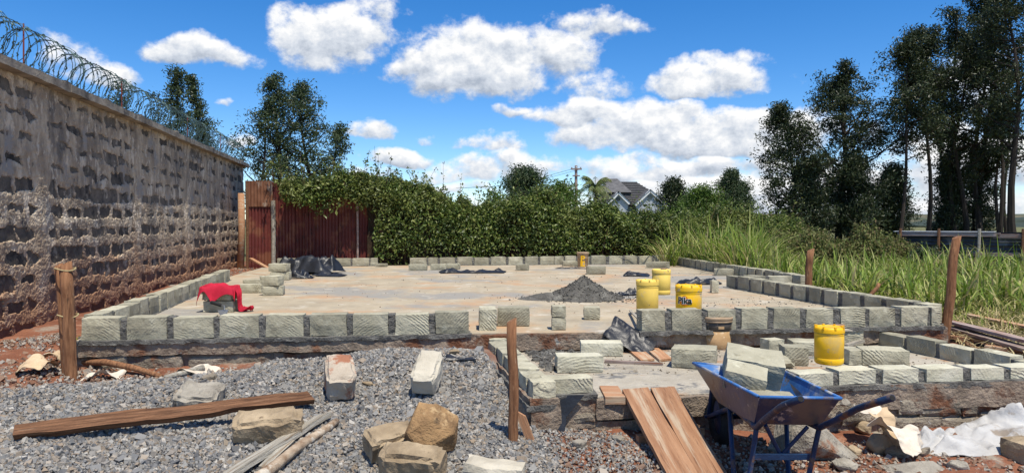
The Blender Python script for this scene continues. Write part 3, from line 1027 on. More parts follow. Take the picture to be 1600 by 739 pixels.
grit('mortar_crumbs', [P(810, 540, ZP).xy, P(900, 540, ZP).xy, P(900, 575, ZP).xy, P(850, 580, ZP).xy], ZP, 900, MT['mortar'], .004, .011, porch, 31)
grit('mortar_crumbs', [P(820, 530, ZP).xy, P(1350, 525, ZP).xy, P(1590, 560, ZP).xy, P(1500, 572, ZP).xy, P(860, 590, ZP).xy], ZP, 900, MT['rubble'], .002, .006, porch, 33)
grit('mortar_crumbs', [P(140, 520, ZS).xy, P(735, 512, ZS).xy, P(735, 500, ZS).xy, P(180, 500, ZS).xy], ZS, 700, MT['mortar'], .002, .006, slab, 35)
grit('mortar_crumbs', [P(1000, 508, ZS).xy, P(1450, 500, ZS).xy, P(1200, 460, ZS).xy, P(1000, 485, ZS).xy], ZS, 500, MT['mortar'], .002, .006, slab, 37)
grit('mortar_crumbs', [P(380, 470, ZS).xy, P(1000, 500, ZS).xy, P(1100, 425, ZS).xy, P(470, 425, ZS).xy], ZS, 350, MT['rubble'], .002, .006, slab, 39)

# rough rubble stones of the footing that show below the concrete
FOOT = [(172, 572, 46, 36), (238, 578, 84, 44), (322, 570, 62, 26), (388, 570, 74, 40), (690, 545, 50, 16)]
for i, (px, py, wpx, hpx) in enumerate(FOOT):
    s = plan_px(FL, F1, px)
    d = (F1 - FL).normalized()
    c = FL + d * s
    k = c.y / FPX
    me = block_mesh(wpx * k, .2, hpx * k, 900 + i, .03, .014, .02)
    o = link('foundation_stone', me, MT['rubble'], found)
    zc = EYE - (py - 352) * k
    o.location = (c.x, c.y + .095, zc)
    o.rotation_euler = (0, random.uniform(-.05, .05), math.atan2(d.y, d.x) + random.uniform(-.05, .05))
FOOT2 = [(1345, 645, 70, 36), (1420, 634, 46, 28), (1466, 638, 74, 26), (1512, 640, 30, 24), (1420, 668, 110, 34), (1500, 668, 74, 34), (1560, 662, 70, 36), (1610, 640, 60, 30),
         (1640, 668, 80, 34), (1380, 690, 80, 30), (1575, 630, 50, 22), (1290, 640, 60, 34), (1240, 650, 60, 40), (900, 652, 60, 16), (850, 655, 50, 20)]
for i, (px, py, wpx, hpx) in enumerate(FOOT2):
    s = plan_px(PF0, PR1, px)
    d = (PR1 - PF0).normalized()
    c = PF0 + d * s
    k = c.y / FPX
    me = block_mesh(wpx * k, .22, hpx * k, 950 + i, .03, .016, .02)
    o = link('foundation_stone', me, MT['rubble'], pfound)
    o.location = (c.x, c.y + .075, EYE - (py - 352) * k)
    o.rotation_euler = (0, random.uniform(-.06, .06), math.atan2(d.y, d.x) + random.uniform(-.06, .06))

# --- block rows on the slab
px_spans = [(124, 186), (195, 260), (269, 333), (341, 404), (413, 474), (482, 542), (550, 607), (616, 671), (679, 733)]
block_wall('long front row of cut grey blocks at the left, ending before the upright block', FL, F1, [(plan_px(FL, F1, a), plan_px(FL, F1, b)) for a, b in px_spans], ZT, ZS, .17, 1)
px_spans = [(1002, 1041), (1050, 1098), (1106, 1151), (1159, 1202), (1210, 1253), (1261, 1305), (1314, 1354), (1360, 1402), (1409, 1452), (1456, 1471)]
block_wall('front row of cut grey blocks at the right, in front of the yellow buckets', FRa, FR, [(plan_px(FRa, FR, a), plan_px(FRa, FR, b)) for a, b in px_spans], ZT - .005, ZS, .17, 1)
lw = (LE - FL)
block_wall('block row running back along the boundary wall, left side of the slab', FL + lw.normalized() * .19, LE, even(.0, lw.length - .19, .37, .02), ZT, ZS, .16, -1)
dB = BR - BL
block_wall('short back row of blocks in front of the maroon iron sheets', BL, BR, [(plan_px(BL, BR, a), plan_px(BL, BR, b)) for a, b in ((432, 461), (463, 492), (495, 518), (520, 548), (550, 577), (578, 590))], ZT, ZS, .17, 1)
block_wall('back row of blocks in the middle, before the hedge, left of the pale can', BL, BR, [(plan_px(BL, BR, a), plan_px(BL, BR, b)) for a, b in ((640, 667), (669, 684), (687, 711), (714, 738), (741, 764), (767, 791), (794, 817), (820, 841), (844, 866))], ZT, ZS, .17, 1)
BRb = BR + Vector((0, 0, 0))
block_wall('back row of blocks at the right, behind the mortar heap and the pale can', BL, BRb, [(plan_px(BL, BR, a), plan_px(BL, BR, b)) for a, b in ((866, 881), (883, 900), (903, 921), (924, 947), (952, 973), (976, 996), (999, 1019), (1022, 1045))], ZT + .015, ZS, .17, 1)
rw = J2 - BR
block_wall('shaded block row along the tall grass, right side at the back', BR, J2, even(.02, rw.length, .37, .05), ZT, ZS, .17, 1)
J0 = P(1172, 429.5, ZT)
block_wall('short cross row of blocks by the low stake in the grass', J0 + Vector((-.1, -.02, 0)), J2, even(.0, (J2 - J0).length + .05, .40, .04), ZT, ZS, .16, 1)
fw = FR - J1
block_wall('long shaded block row from the slab middle to its right front corner', J1, FR, even(.0, fw.length - .16, .36, .07), ZT, ZS, .17, 1)

# --- block rows on the porch
dl = (PL1 - PL0)
block_wall('low block row on the left side of the porch beside the gravel', PL0, PL1, even(.02, dl.length + .02, .31, .025), ZPT, ZP - .02, .165, 1)
block_wall('single long block on mortar at the front left corner of the porch', PF0, PR1, [(plan_px(PF0, PR1, 849), plan_px(PF0, PR1, 929))], ZPT, .39, .17, 1, bed=True)
px_spans = [(1216, 1240), (1248, 1304), (1312, 1373), (1381, 1439), (1449, 1508), (1520, 1572), (1581, 1640), (1650, 1710)]
block_wall('front row of pale blocks on the porch, below the yellow bucket', PF0, PR1, [(plan_px(PF0, PR1, a), plan_px(PF0, PR1, b)) for a, b in px_spans], ZPT, .385, .17, 1, mat='block_pale')
pw = PRB - PRA
block_wall('low block row on the right side of the porch by the plank pile', PRA, PRB, even(.0, pw.length, .36, .03), ZPT + .01, ZP - .02, .15, 1)

# ------------------------------------------------------------------ boundary wall at the left
WA = Vector((-4.86, 6.2, 0))
WB = Vector((-7.02, 18.4, 0))
wdir = (WB - WA).normalized()
wlen = (WB - WA).length
WZ0, WZ1 = .30, 3.02
bw = empty('boundary_wall', (WA.x, WA.y, WZ0), math.atan2(wdir.y, wdir.x))      # local x along the wall, local -y towards the plot
tag(bw, 'tall rough stone boundary wall smeared with grey mortar along the left side', 'wall')
NC, NB = 11, 27
CH = (WZ1 - WZ0) / NC
BP = wlen / NB
variants = [weld(np_mesh('stone', *rough_box(BP - .004, .14, CH - .006, .09, .005, 300 + k, 14))) for k in range(6)]
for v in variants:
    v.materials.append(MT['wall_stone'])
for c in range(NC):
    for k in range(NB):
        o = bpy.data.objects.new('stone', variants[(c * 5 + k * 3 + (c * k) % 4) % 6])
        o.parent = bw
        off = BP / 2 if c % 2 else 0
        x = (k + .5) * BP + (off if k < NB - 1 else 0) * (1 if k < NB - 1 else 0)
        o.location = (min(x, wlen - BP / 2 + .001 * k), .074 + random.uniform(-.003, .003), (c + .5) * CH)
        o.scale = (1, 1, 1)
        COL.objects.link(o)


def wall_px_s(px):
    k = (px - 800.0) / FPX
    return (k * WA.y - WA.x) / (wdir.x - k * wdir.y)


COLS = [wall_px_s(p) for p in (66, 214, 292, 341)]
ns, nh = 1300, 290
Sg, Hg = np.meshgrid(np.linspace(0, wlen, ns), np.linspace(0, WZ1 - WZ0, nh), indexing='ij')
pt = np.stack([Sg, Hg, 0 * Sg], -1)
whx = Hg + .06 * fbm(pt * np.array([3.4, 5, 1]), 5, 44, .6) + .020 * fbm(pt * 21, 3, 46)
wsx = Sg + .07 * fbm(pt * 5, 5, 41, .6) + .024 * fbm(pt * 19, 3, 47) + .35 * ((whx / CH) % 1 - .5) * BP * .5 * (.5 + fbm(pt * .8, 2, 43))
ci = np.floor(whx / CH)
u = (wsx - np.where(ci % 2 == 1, BP / 2, 0)) / BP
u = u - np.floor(u)
v = whx / CH - ci
# stone shows in the middle of each block; much more of it low down and far away, little near the top
bi = np.floor((wsx - np.where(ci % 2 == 1, BP / 2, 0)) / BP)
rb = _hash(ci, bi, 0 * bi, 5)
rb2 = _hash(ci, bi, 0 * bi + 3, 9)
hfr = Hg / (WZ1 - WZ0)
cover = .011 + .024 * sstep(.48, .80, hfr) + .062 * fbm(pt * np.array([.9, 1.7, 1]), 4, 61) + .016 * fbm(pt * np.array([8, 14, 1]), 3, 67) + .016 * fbm(pt * np.array([24, 34, 1]), 3, 68) - .010 * sstep(2.5, 9, Sg)
eu = np.minimum(u, 1 - u) * BP - (.034 + .11 * (rb - .40) + cover)
ev = np.minimum(v + .10 * (rb2 - .5), 1 - v - .10 * (rb2 - .5)) * CH - (.062 + .07 * (rb - .5) + cover)
ex = np.minimum(eu, ev)
for s in COLS:
    ex = ex - .14 * np.exp(-((Sg - s - .03 * fbm(pt * 4, 2, 71)) / .14) ** 2)
m = sstep(-.0015, .0015, ex + .022 * fbm(pt * np.array([13, 15, 1]), 3, 91))
jnt = np.exp(-(np.minimum(v, 1 - v) * CH / .05) ** 2)
out = .007 + .005 * fbm(pt * np.array([6, 9, 1]), 4, 51) + .006 * fbm(pt * np.array([18, 26, 1]), 3, 55) + .006 * fbm(pt * np.array([50, 60, 1]), 2, 57) + .006 * jnt * (.6 + .9 * fbm(pt * 6, 2, 88))
out = np.maximum(out, .003)
for s in COLS:
    out = out + .016 * np.exp(-((Sg - s) / .15) ** 4)
yy = -(out * (1 - m) - .014 * m)
mv = np.stack([Sg, yy, Hg], -1).reshape(-1, 3)
link('mortar_skin', np_mesh('mortar_skin', mv, grid_faces(ns, nh), False), MT['wall_mortar'], bw)
core = MB()
core.box((wlen / 2, .16, (WZ1 - WZ0) / 2 - .01), (wlen, .16, WZ1 - WZ0 - .02))
core.build('wall_core', MT['wall_mortar'], bw)
# coping, cast in lengths
s = 0.0
k = 0
while s < wlen + .1:
    l = min(1.9 + .1 * math.sin(k * 3.3), wlen + .12 - s)
    if l < .1:
        break
    V, F = rough_box(l - .008, .44, .085, .06, .012, 400 + k, 7)
    o = link('coping_stone', np_mesh('coping_stone', V, F), MT['coping'], bw)
    o.location = (s + l / 2, .082 + .006 * math.sin(k * 5), WZ1 - WZ0 + .042 + .004 * math.cos(k * 7))
    s += l
    k += 1
V, F = rough_box(.10, .05, .04, .03, .01, 77)
for s in (1.9, 3.1, 4.4, 6.2, 8.8, 11.9):
    V, F = rough_box(.14, .1, .05, .03, .012, int(s * 10), 12)
    o = link('mortar_lump', np_mesh('mortar_lump', V, F), MT['coping'], bw)
    o.location = (s, -.06, WZ1 - WZ0 + .10)


def razor_wire():
    """flat coiled razor wire on the coping, two overlapping coils, with rods"""
    t = empty('razor_wire', (WA.x, WA.y, WZ1 + .085), math.atan2(wdir.y, wdir.x))
    tag(t, 'green grey coil of razor wire along the top of the boundary wall', 'razor wire')
    r = random.Random(4)
    for j, (hand, R, ph) in enumerate(((1, .25, 0.0), (-1, .24, 1.3))):
        m = MB()
        bv, bf = [], []
        pts = []
        loops = int(wlen / .20)
        n = 22
        for i in range(loops * n + 1):
            a = i / n * 2 * math.pi
            rr = R * (1 + .05 * math.sin(a * .13 + j) + .03 * math.sin(a * .41))
            x = i / n * .20 + .05 * math.sin(a * .5 + j) + .045 * math.sin(a * .23)
            pts.append(Vector((x, .07 + rr * math.cos(hand * a + ph) * .9, .23 + rr * math.sin(hand * a + ph))))
        m.tube(pts, .0042, 3, True)
        for i in range(0, len(pts) - 1, 2):
            p = pts[i]
            d = (pts[i + 1] - p).normalized()
            q = d.orthogonal().normalized()
            q.rotate(Quaternion(d, r.uniform(0, 6.28)))
            e = d.cross(q)
            L, W = .021, .014
            m.add([p - d * L - q * W * .3, p - d * L + q * W, p + q * .004, p + d * L + q * W, p + d * L - q * W * .3, p - q * W, p + e * .004], [(0, 1, 2, 6), (2, 3, 4, 6), (4, 5, 6), (5, 0, 6)])
        m.build('coil', MT['wire'], t)
    m = MB()
    m.tube([Vector((x, .07, .46 + .015 * math.sin(x * 5))) for x in np.linspace(0, wlen, 60)], .0035, 4)
    m.tube([Vector((x, .07, .10 + .015 * math.sin(x * 4))) for x in np.linspace(0, wlen, 60)], .003, 4)
    m.build('line_wire', MT['wire'], t)
    for px in (51, 200, 300, 350):
        m = MB()
        s = wall_px_s(px)
        m.tube([(s, .07, -.05), (s + .01, .07, .52)], .008, 6)
        m.build('rod', MT['rod'], t)


razor_wire()

# rough timber post against the wall's end and rails of the sheet fence
m = MB()
p0 = D(376, 424, 16.9)
p1 = D(377, 302, 16.9)
m.tube([p0, (p0 + p1) / 2 + Vector((.02, 0, 0)), p1], [.085, .08, .075], 9)
tag(m.build('timber_post', MT['wood_orange'], smooth=True), 'thick brown timber post standing against the end of the boundary wall', 'post')


# ------------------------------------------------------------------ maroon corrugated sheets
def corrugated(w, h, pitch=.076, amp=.011, res=6, top=None, seed=0, thick=.002):
    n = int(w / pitch * res) + 1
    xs = np.linspace(0, w, n)
    zs = np.linspace(0, 1, 12)
    X, Zf = np.meshgrid(xs, zs, indexing='ij')
    ht = h if top is None else np.interp(X, [0, w], top)
    Y = amp * np.sin(X / pitch * 2 * math.pi) + .012 * fbm(np.stack([X * 1.5, Zf * 2, 0 * X], -1), 3, seed)
    V = np.stack([X, Y, Zf * ht], -1).reshape(-1, 3)
    F = grid_faces(n, 12)
    V2 = V + np.array((0, thick, 0))
    return np_mesh('sheet', np.concatenate([V, V2]), np.concatenate([F, F[:, ::-1] + len(V)]), False)


GY = 17.2
g0, g1 = D(385, 352, GY - .25), D(601, 352, GY + .15)
gd = (g1 - g0).xy
gate = empty('iron_sheet_fence', (g0.x, g0.y, .36), math.atan2(gd.y, gd.x))
tag(gate, 'maroon corrugated iron sheet fence with timber posts below the hedge', 'fence')
gl = gd.length
SPAN = [(385, 426, 285, 285), (428, 460, 286, 287), (459, 492, 289, 294), (490, 527, 296, 304), (526, 561, 308, 314), (559, 598, 318, 321)]
for i, (a, b, ya, yb) in enumerate(SPAN):
    sa, sb = (a - 385) / 216 * gl, (b - 385) / 216 * gl
    za, zb = D(a, ya, GY).z - .36, D(b, yb, GY).z - .36
    me = corrugated(sb - sa, za, top=(za, zb), seed=i)
    o = link('sheet', me, MT['iron_red'], gate)
    o.location = (sa, (-.02 if i % 2 else 0), 0)
    o.rotation_euler = (0, random.uniform(-.008, .008), 0)
a, b = (385 - 385) / 216 * gl, (426 - 385) / 216 * gl
me = corrugated(b - a, .62, seed=9)
o = link('sheet', me, MT['iron_rust'], gate)
o.location = (a, -.03, D(400, 285, GY).z - .36 - .60)
o['label'] = 'rusted upper sheet'
for (px, yt, w, mt, ylow) in ((427, 314, .085, 'wood_pale', 0), (387, 284, .06, 'wood_dark', 0), (558, 318, .045, 'wood_grey', 0), (598, 318, .06, 'wood_grey', 0), (477, 334, .03, 'iron_red', 0)):
    m = MB()
    zt = D(px, yt, GY).z - .36
    sx = (px - 385) / 216 * gl
    m.tube([(sx, -.07, 0), (sx + .01, -.07, zt * .5), (sx, -.07, zt)], w * .6, 7)
    m.build('post', MT[mt], gate)
m = MB()
m.box((gl * .5, .06, 1.2), (gl, .05, .07))
m.box((gl * .5, .06, .5), (gl, .05, .07))
m.build('rail', MT['wood_grey'], gate)


# ------------------------------------------------------------------ foliage helpers
def leaves(name, C, N, size, mat, parent, seed=0, aspect=.5, fold=.25):
    """a leaf-shaped, folded quad at every centre C facing N"""
    r = np.random.default_rng(seed)
    n = len(C)
    N = N / (np.linalg.norm(N, axis=1)[:, None] + 1e-9)
    T = r.normal(size=(n, 3))
    T -= (T * N).sum(1)[:, None] * N
    T /= np.linalg.norm(T, axis=1)[:, None] + 1e-9
    B = np.cross(N, T)
    s = np.asarray(size)[:, None]
    V = np.stack([C - T * s * .5, C + B * s * aspect * .5 + N * s * fold * .4, C + T * s * .5 - N * s * fold * .3, C - B * s * aspect * .5 + N * s * fold * .4], 1).reshape(-1, 3)
    F = np.arange(4 * n).reshape(-1, 4)
    # two triangles per leaf, folded along the midrib
    F3 = np.concatenate([F[:, [0, 1, 2]], F[:, [0, 2, 3]]])
    return link(name, np_mesh(name, V, F3), mat, parent)


def rand_dirs(n, r, up=0.0):
    d = r.normal(size=(n, 3))
    d[:, 2] += up
    return d / np.linalg.norm(d, axis=1)[:, None]


def tree(label, base, H, env, mat='leaf_tree', trunk_r=.12, n_limb=26, clumps=5, per=40, leaf=.16, sig=.32, seed=0, rise=.7, lean=(0, 0), start=.2, name='tree', group=None, bark='trunk_far', stems=1, cat='tree', zsq=.8, asp=.36):
    """trunk(s) with limbs; leaves in clumps along and at the end of limbs. env: [(height fraction, radius)]"""
    r = np.random.default_rng(seed)
    t = empty(name, base)
    tag(t, label, cat, group)
    fr, er = zip(*env)
    tk = MB()
    CC = []
    for st in range(stems):
        sp = .0 if stems == 1 else .35 * trunk_r * 6
        ax, ay = (r.uniform(-1, 1) * sp, r.uniform(-1, 1) * sp)
        ln = (lean[0] + r.uniform(-.05, .05) * H, lean[1] + r.uniform(-.05, .05) * H)
        hh = H * r.uniform(.85, .98) if st else H * .97
        tp = []
        for i in range(9):
            f = i / 8
            tp.append(Vector((ax * (1 - f) + ln[0] * f ** 1.3 + .015 * H * math.sin(f * 7 + seed + st), ay * (1 - f) + ln[1] * f + .015 * H * math.cos(f * 6 + seed * 2 + st), f * hh)))
        rad = [trunk_r * (1 - .88 * (i / 8) ** .8) * (1.25 if i == 0 else 1) for i in range(9)]
        tk.tube(tp, rad, 7)

        def at(f):
            k = min(int(f * 8), 7)
            return tp[k].lerp(tp[k + 1], f * 8 - k)
        nl = max(4, n_limb // stems)
        for k in range(nl):
            f = start + (1 - start) * ((k + r.uniform(.1, .9)) / nl) ** .9
            f = min(f, .985)
            p = at(f)
            az = r.uniform(0, 2 * math.pi) if k % 3 else (k * 2.4)
            fe = min(1.0, f + .10 * rise)
            Rr = np.interp(fe, fr, er) * r.uniform(.55, 1.08)
            e = p + Vector((math.cos(az) * Rr, math.sin(az) * Rr, Rr * rise * r.uniform(.5, 1.2)))
            if e.z > hh * 1.01:
                e.z = hh * r.uniform(.95, 1.01)
            mid = p.lerp(e, .5) + Vector((0, 0, -.08 * Rr))
            lr = max(trunk_r * (1 - .8 * f) * .46, .012)
            tk.tube([p, mid, e], [lr, lr * .7, lr * .25], 5, False)
            for c in range(clumps):
                q = .35 + .68 * (c + r.uniform(0, 1)) / clumps
                cpt = p.lerp(mid, q * 2) if q < .5 else mid.lerp(e, min(1.08, (q - .5) * 2))
                off = np.clip(r.normal(size=3), -1.8, 1.8) * .20 * Rr * np.array((1, 1, zsq))
                cc = np.array(cpt) + off
                CC.append(cc)
                if c % 2 == 0:
                    tk.tube([cpt, Vector(cc)], [lr * .35, lr * .12], 3, False)
    tk.build('trunk', MT[bark], t)
    CC = np.array(CC)
    n = len(CC)
    k = r.integers(int(per * .5), int(per * 1.5), n)
    idx = np.repeat(np.arange(n), k)
    o = np.clip(r.normal(size=(len(idx), 3)), -1.9, 1.9) * sig * r.uniform(.6, 1.15, n)[idx][:, None] * np.array((1, 1, zsq))
    C = CC[idx] + o
    C = C[C[:, 2] > .05]
    N = rand_dirs(len(C), r, .55)
    leaves('crown', C, N, r.uniform(.6, 1.4, len(C)) * leaf, MT[mat], t, seed + 1, asp)
    return t


def gbase(px, d):
    x = (px - 800.0) / FPX * d
    return Vector((x, d, gz(x, d) - .05))


def topz(py, d):
    return EYE + (352 - py) / FPX * d


# ------------------------------------------------------------------ hedge
def hedge():
    pts = [(-5.9, 17.30), (-3.6, 17.55), (-1.2, 18.5), (1.5, 19.0), (4.0, 19.6), (6.8, 20.4), (8.4, 21.0)]
    tops = [2.95, 2.86, 2.50, 2.22, 1.86, 1.92, 1.75]
    r = np.random.default_rng(23)
    P0 = np.array(pts)
    ss = np.concatenate([[0], np.cumsum(np.hypot(*np.diff(P0, axis=0).T))])
    Ltot = ss[-1]
    t = empty('hedge', (0, 18.8, .38))
    tag(t, 'long dense green hedge across the back of the plot', 'hedge')
    o3 = np.array((0, 18.8, .38))

    def surf(s, a):
        """point of the bumpy hull: a=0 front foot, .5 crest, 1 back foot"""
        x = np.interp(s, ss, P0[:, 0])
        y = np.interp(s, ss, P0[:, 1])
        top = np.interp(s, ss, tops) - .38
        ang = a * math.pi
        lump = 1 + .30 * fbm(np.stack([s * .8, a * 3, 0 * s], -1), 3, 5) + .24 * fbm(np.stack([s * 2.4, a * 7, 0 * s + 3], -1), 3, 8)
        wdt = .95 * lump
        yy = y - wdt * np.sign(np.cos(ang)) * np.abs(np.cos(ang)) ** .55
        zz = top * (.90 + .20 * fbm(np.stack([s * 1.3, 0 * s, 0 * s + 9], -1), 3, 12) + .10 * fbm(np.stack([s * 5, a * 4, 0 * s + 4], -1), 2, 13)) * np.abs(np.sin(ang)) ** .5
        return np.stack([x, yy, zz + .38], -1), np.stack([0 * s, -np.cos(ang), np.sin(ang) * .8], -1)
    n = 150000
    s = r.uniform(0, Ltot, n)
    a = r.beta(1.3, 1.7, n) * .92
    p, nr = surf(s, a)
    ft = (a < .2) & (r.uniform(0, 1, n) < .75)
    p[:, 2] = np.where(ft, .38 + (p[:, 2] - .38) * r.uniform(.05, 1, n), p[:, 2])
    depth = r.exponential(.11, n)
    p = p - nr * depth[:, None] + r.normal(size=(n, 3)) * .055
    # sparse at the foot, where bare stems and red earth show
    low = p[:, 2] - .38
    keep = r.uniform(0, 1, n) < (.15 + .85 * sstep(.25, .85, low + .3 * fbm(p * 1.2, 3, 31)))
    # the left end hangs over the sheets: nothing below 1.75 m in front of them
    gate_zone = (p[:, 0] < -3.32) & (p[:, 1] < 17.7) & (p[:, 2] < 1.96 + .22 * sstep(-4.9, -5.5, p[:, 0]) + .16 * r.normal(size=n) * .6 + .40 * fbm(p * np.array((2.6, 1, 0)), 3, 3))
    keep &= ~gate_zone
    keep &= ~(p[:, 0] < -5.42 + .12 * fbm(p * 2, 2, 9))
    p = p[keep]
    leaves('foliage', p - o3, rand_dirs(len(p), r, .3) + nr[keep] * .7, r.gamma(9, 1, len(p)) / 9 * .068 + .012, MT['leaf_hedge'], t, 3, .5)
    # sprigs standing out of the crest
    SP, SN = [], []
    tw = MB()
    for k in range(520):
        s1 = np.array([r.uniform(0, Ltot)])
        q, _ = surf(s1, np.array([r.uniform(.30, .62)]))
        q = q[0] - o3
        l = r.gamma(2.2, .11)
        d = np.array((r.normal() * .3, r.normal() * .3, 1.0))
        tw.tube([Vector(q - d * .2), Vector(q + d * l)], [.006, .003], 3, False)
        for j in range(14):
            SP.append(q + d * l * r.uniform(0, 1.05) + r.normal(size=3) * .035)
    leaves('sprig_leaves', np.array(SP), rand_dirs(len(SP), r, .3), r.uniform(.05, .11, len(SP)), MT['leaf_hedge'], t, 5, .5)
    # stems and the dense inside
    for k in range(240):
        s1 = np.array([r.uniform(3.2, Ltot)])
        q, _ = surf(s1, np.array([.5]))
        x, y = q[0][0], q[0][1] + r.uniform(-.75, .2)
        b = Vector((x, y, .36)) - Vector(o3)
        e = b + Vector((r.normal() * .22, r.normal() * .15, r.uniform(.7, 1.3)))
        tw.tube([b, b.lerp(e, .5) + Vector((r.normal() * .06, 0, 0)), e], [r.uniform(.010, .026), .013, .006], 5, False)
    tw.build('stems', MT['twig'], t)
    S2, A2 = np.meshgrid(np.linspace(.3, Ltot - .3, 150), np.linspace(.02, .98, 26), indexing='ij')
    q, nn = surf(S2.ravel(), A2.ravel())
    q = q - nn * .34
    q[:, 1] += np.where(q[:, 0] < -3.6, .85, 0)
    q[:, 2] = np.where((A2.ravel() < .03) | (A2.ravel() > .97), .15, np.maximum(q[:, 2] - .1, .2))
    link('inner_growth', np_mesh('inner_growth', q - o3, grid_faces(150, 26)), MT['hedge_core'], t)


hedge()


def bush(label, base, rx, ry, h, n, leaf, mat, seed, name='bush', cat='bush', group=None):
    r = np.random.default_rng(seed)
    t = empty(name, base)
    tag(t, label, cat, group)
    d = rand_dirs(n, r, .2)
    d[:, 2] = np.abs(d[:, 2])
    lump = .72 + .34 * fbm(d * 2.2 + seed, 3, seed) + .22 * fbm(d * 6 + seed, 2, seed + 4)
    rad = lump * r.uniform(.35, 1, n) ** .45
    p = d * rad[:, None] * np.array((rx, ry, h)) / .85
    p += r.normal(size=(n, 3)) * leaf * .5
    p[:, 2] = np.maximum(p[:, 2], .02)
    leaves('foliage', p, rand_dirs(n, r, .4) + d * .6, r.uniform(.6, 1.3, n) * leaf, MT[mat], t, seed, .5)
    m = MB()
    for k in range(14):
        e = d[k] * rad[k] * np.array((rx, ry, h)) * .9
        m.tube([(r.normal() * rx * .08, r.normal() * ry * .08, 0), Vector(e) * .55 + Vector((0, 0, .05)), Vector(e)], [.02 * h, .012 * h, .005 * h], 4, False)
    m.build('stems', MT['twig'], t)
    return t


# ------------------------------------------------------------------ trees
# behind the boundary wall
tree('small leafy tree top seen through the wire above the wall, leftmost', gbase(187, 20), topz(148, 20), [(.3, .3), (.6, .75), (.9, .5), (1, .15)], 'leaf_tree', .07, 16, 4, 40, .10, .15, 31, .8)
tree('thin pale tree just behind the wire, left of the two tall narrow trees', gbase(250, 22), topz(158, 22), [(.3, .6), (.6, 1.0), (.9, .6), (1, .2)], 'leaf_tree', .06, 18, 3, 26, .10, .14, 32, .7)
tree('tall narrow tree behind the razor wire, left one of the pair', gbase(282, 23), topz(120, 23), [(.3, .6), (.6, .7), (.8, .48), (.95, .26), (1, .1)], 'leaf_tree', .10, 40, 4, 40, .105, .14, 33, .8, lean=(-.35, 0))
tree('tall narrow tree behind the razor wire, right one of the pair', gbase(326, 24), topz(126, 24), [(.3, .55), (.5, .6), (.75, .42), (.95, .2), (1, .08)], 'leaf_tree', .10, 38, 4, 40, .105, .13, 34, .8, lean=(-.45, 0))
tree('big open tree behind the maroon sheets, left stem', gbase(402, 25), topz(165, 25), [(.3, .9), (.55, 1.25), (.8, .95), (1, .25)], 'leaf_tree', .10, 26, 4, 44, .11, .155, 35, .7)
tree('tallest tree behind the maroon sheets with an open crown', gbase(432, 26), topz(128, 26), [(.3, 1.0), (.5, 1.5), (.75, 1.2), (.92, .7), (1, .25)], 'leaf_tree', .13, 36, 4, 50, .115, .165, 36, .75, lean=(-.2, 0))
tree('broad tree rising over the hedge, right of the tallest open one', gbase(488, 27), topz(142, 27), [(.25, 1.4), (.45, 1.75), (.7, 1.4), (.9, .95), (1, .3)], 'leaf_tree', .13, 40, 4, 54, .115, .175, 37, .75, lean=(-.15, 0))
tree('rounded side of the tree group sloping down to the hedge', gbase(522, 27.5), topz(205, 27.5), [(.2, 1.1), (.5, 1.1), (.8, .75), (1, .2)], 'leaf_tree', .09, 24, 4, 48, .115, .165, 38, .6)
# far trees over the hedge
tree('round dark bushy tree standing over the middle of the hedge', gbase(823, 46), topz(272, 46), [(.2, 1.3), (.5, 1.75), (.8, 1.35), (1, .4)], 'leaf_tree', .16, 46, 6, 66, .18, .36, 41, .35, start=.3)
tree('dark rounded tree to the right of the house roof', gbase(1050, 62), topz(288, 62), [(.2, 1.0), (.5, 1.3), (.8, 1.1), (1, .3)], 'leaf_dark', .16, 40, 6, 50, .24, .42, 42, .4)
tree('conical dark green tree standing alone right of the house', gbase(1148, 60), topz(272, 60), [(.1, 2.2), (.35, 2.2), (.6, 1.6), (.85, .85), (1, .15)], 'leaf_tree', .2, 64, 6, 60, .20, .34, 43, .4, start=.08)
tree('bright green bushy tree in front of the conical tree', gbase(1098, 40), topz(304, 40), [(.2, 1.3), (.5, 1.7), (.8, 1.1), (1, .3)], 'leaf_light', .12, 36, 5, 50, .18, .36, 44, .4)
tree('low green tree behind the hedge beside the palm', gbase(872, 38), topz(300, 38), [(.2, 1.4), (.5, 1.8), (.8, 1.2), (1, .3)], 'leaf_light', .12, 30, 5, 50, .18, .36, 45, .4)
tree('low pale green tree peeping over the hedge left of the round tree', gbase(772, 34), topz(303, 34), [(.2, .5), (.6, .6), (1, .1)], 'leaf_light', .05, 14, 4, 24, .16, .25, 46, .5)

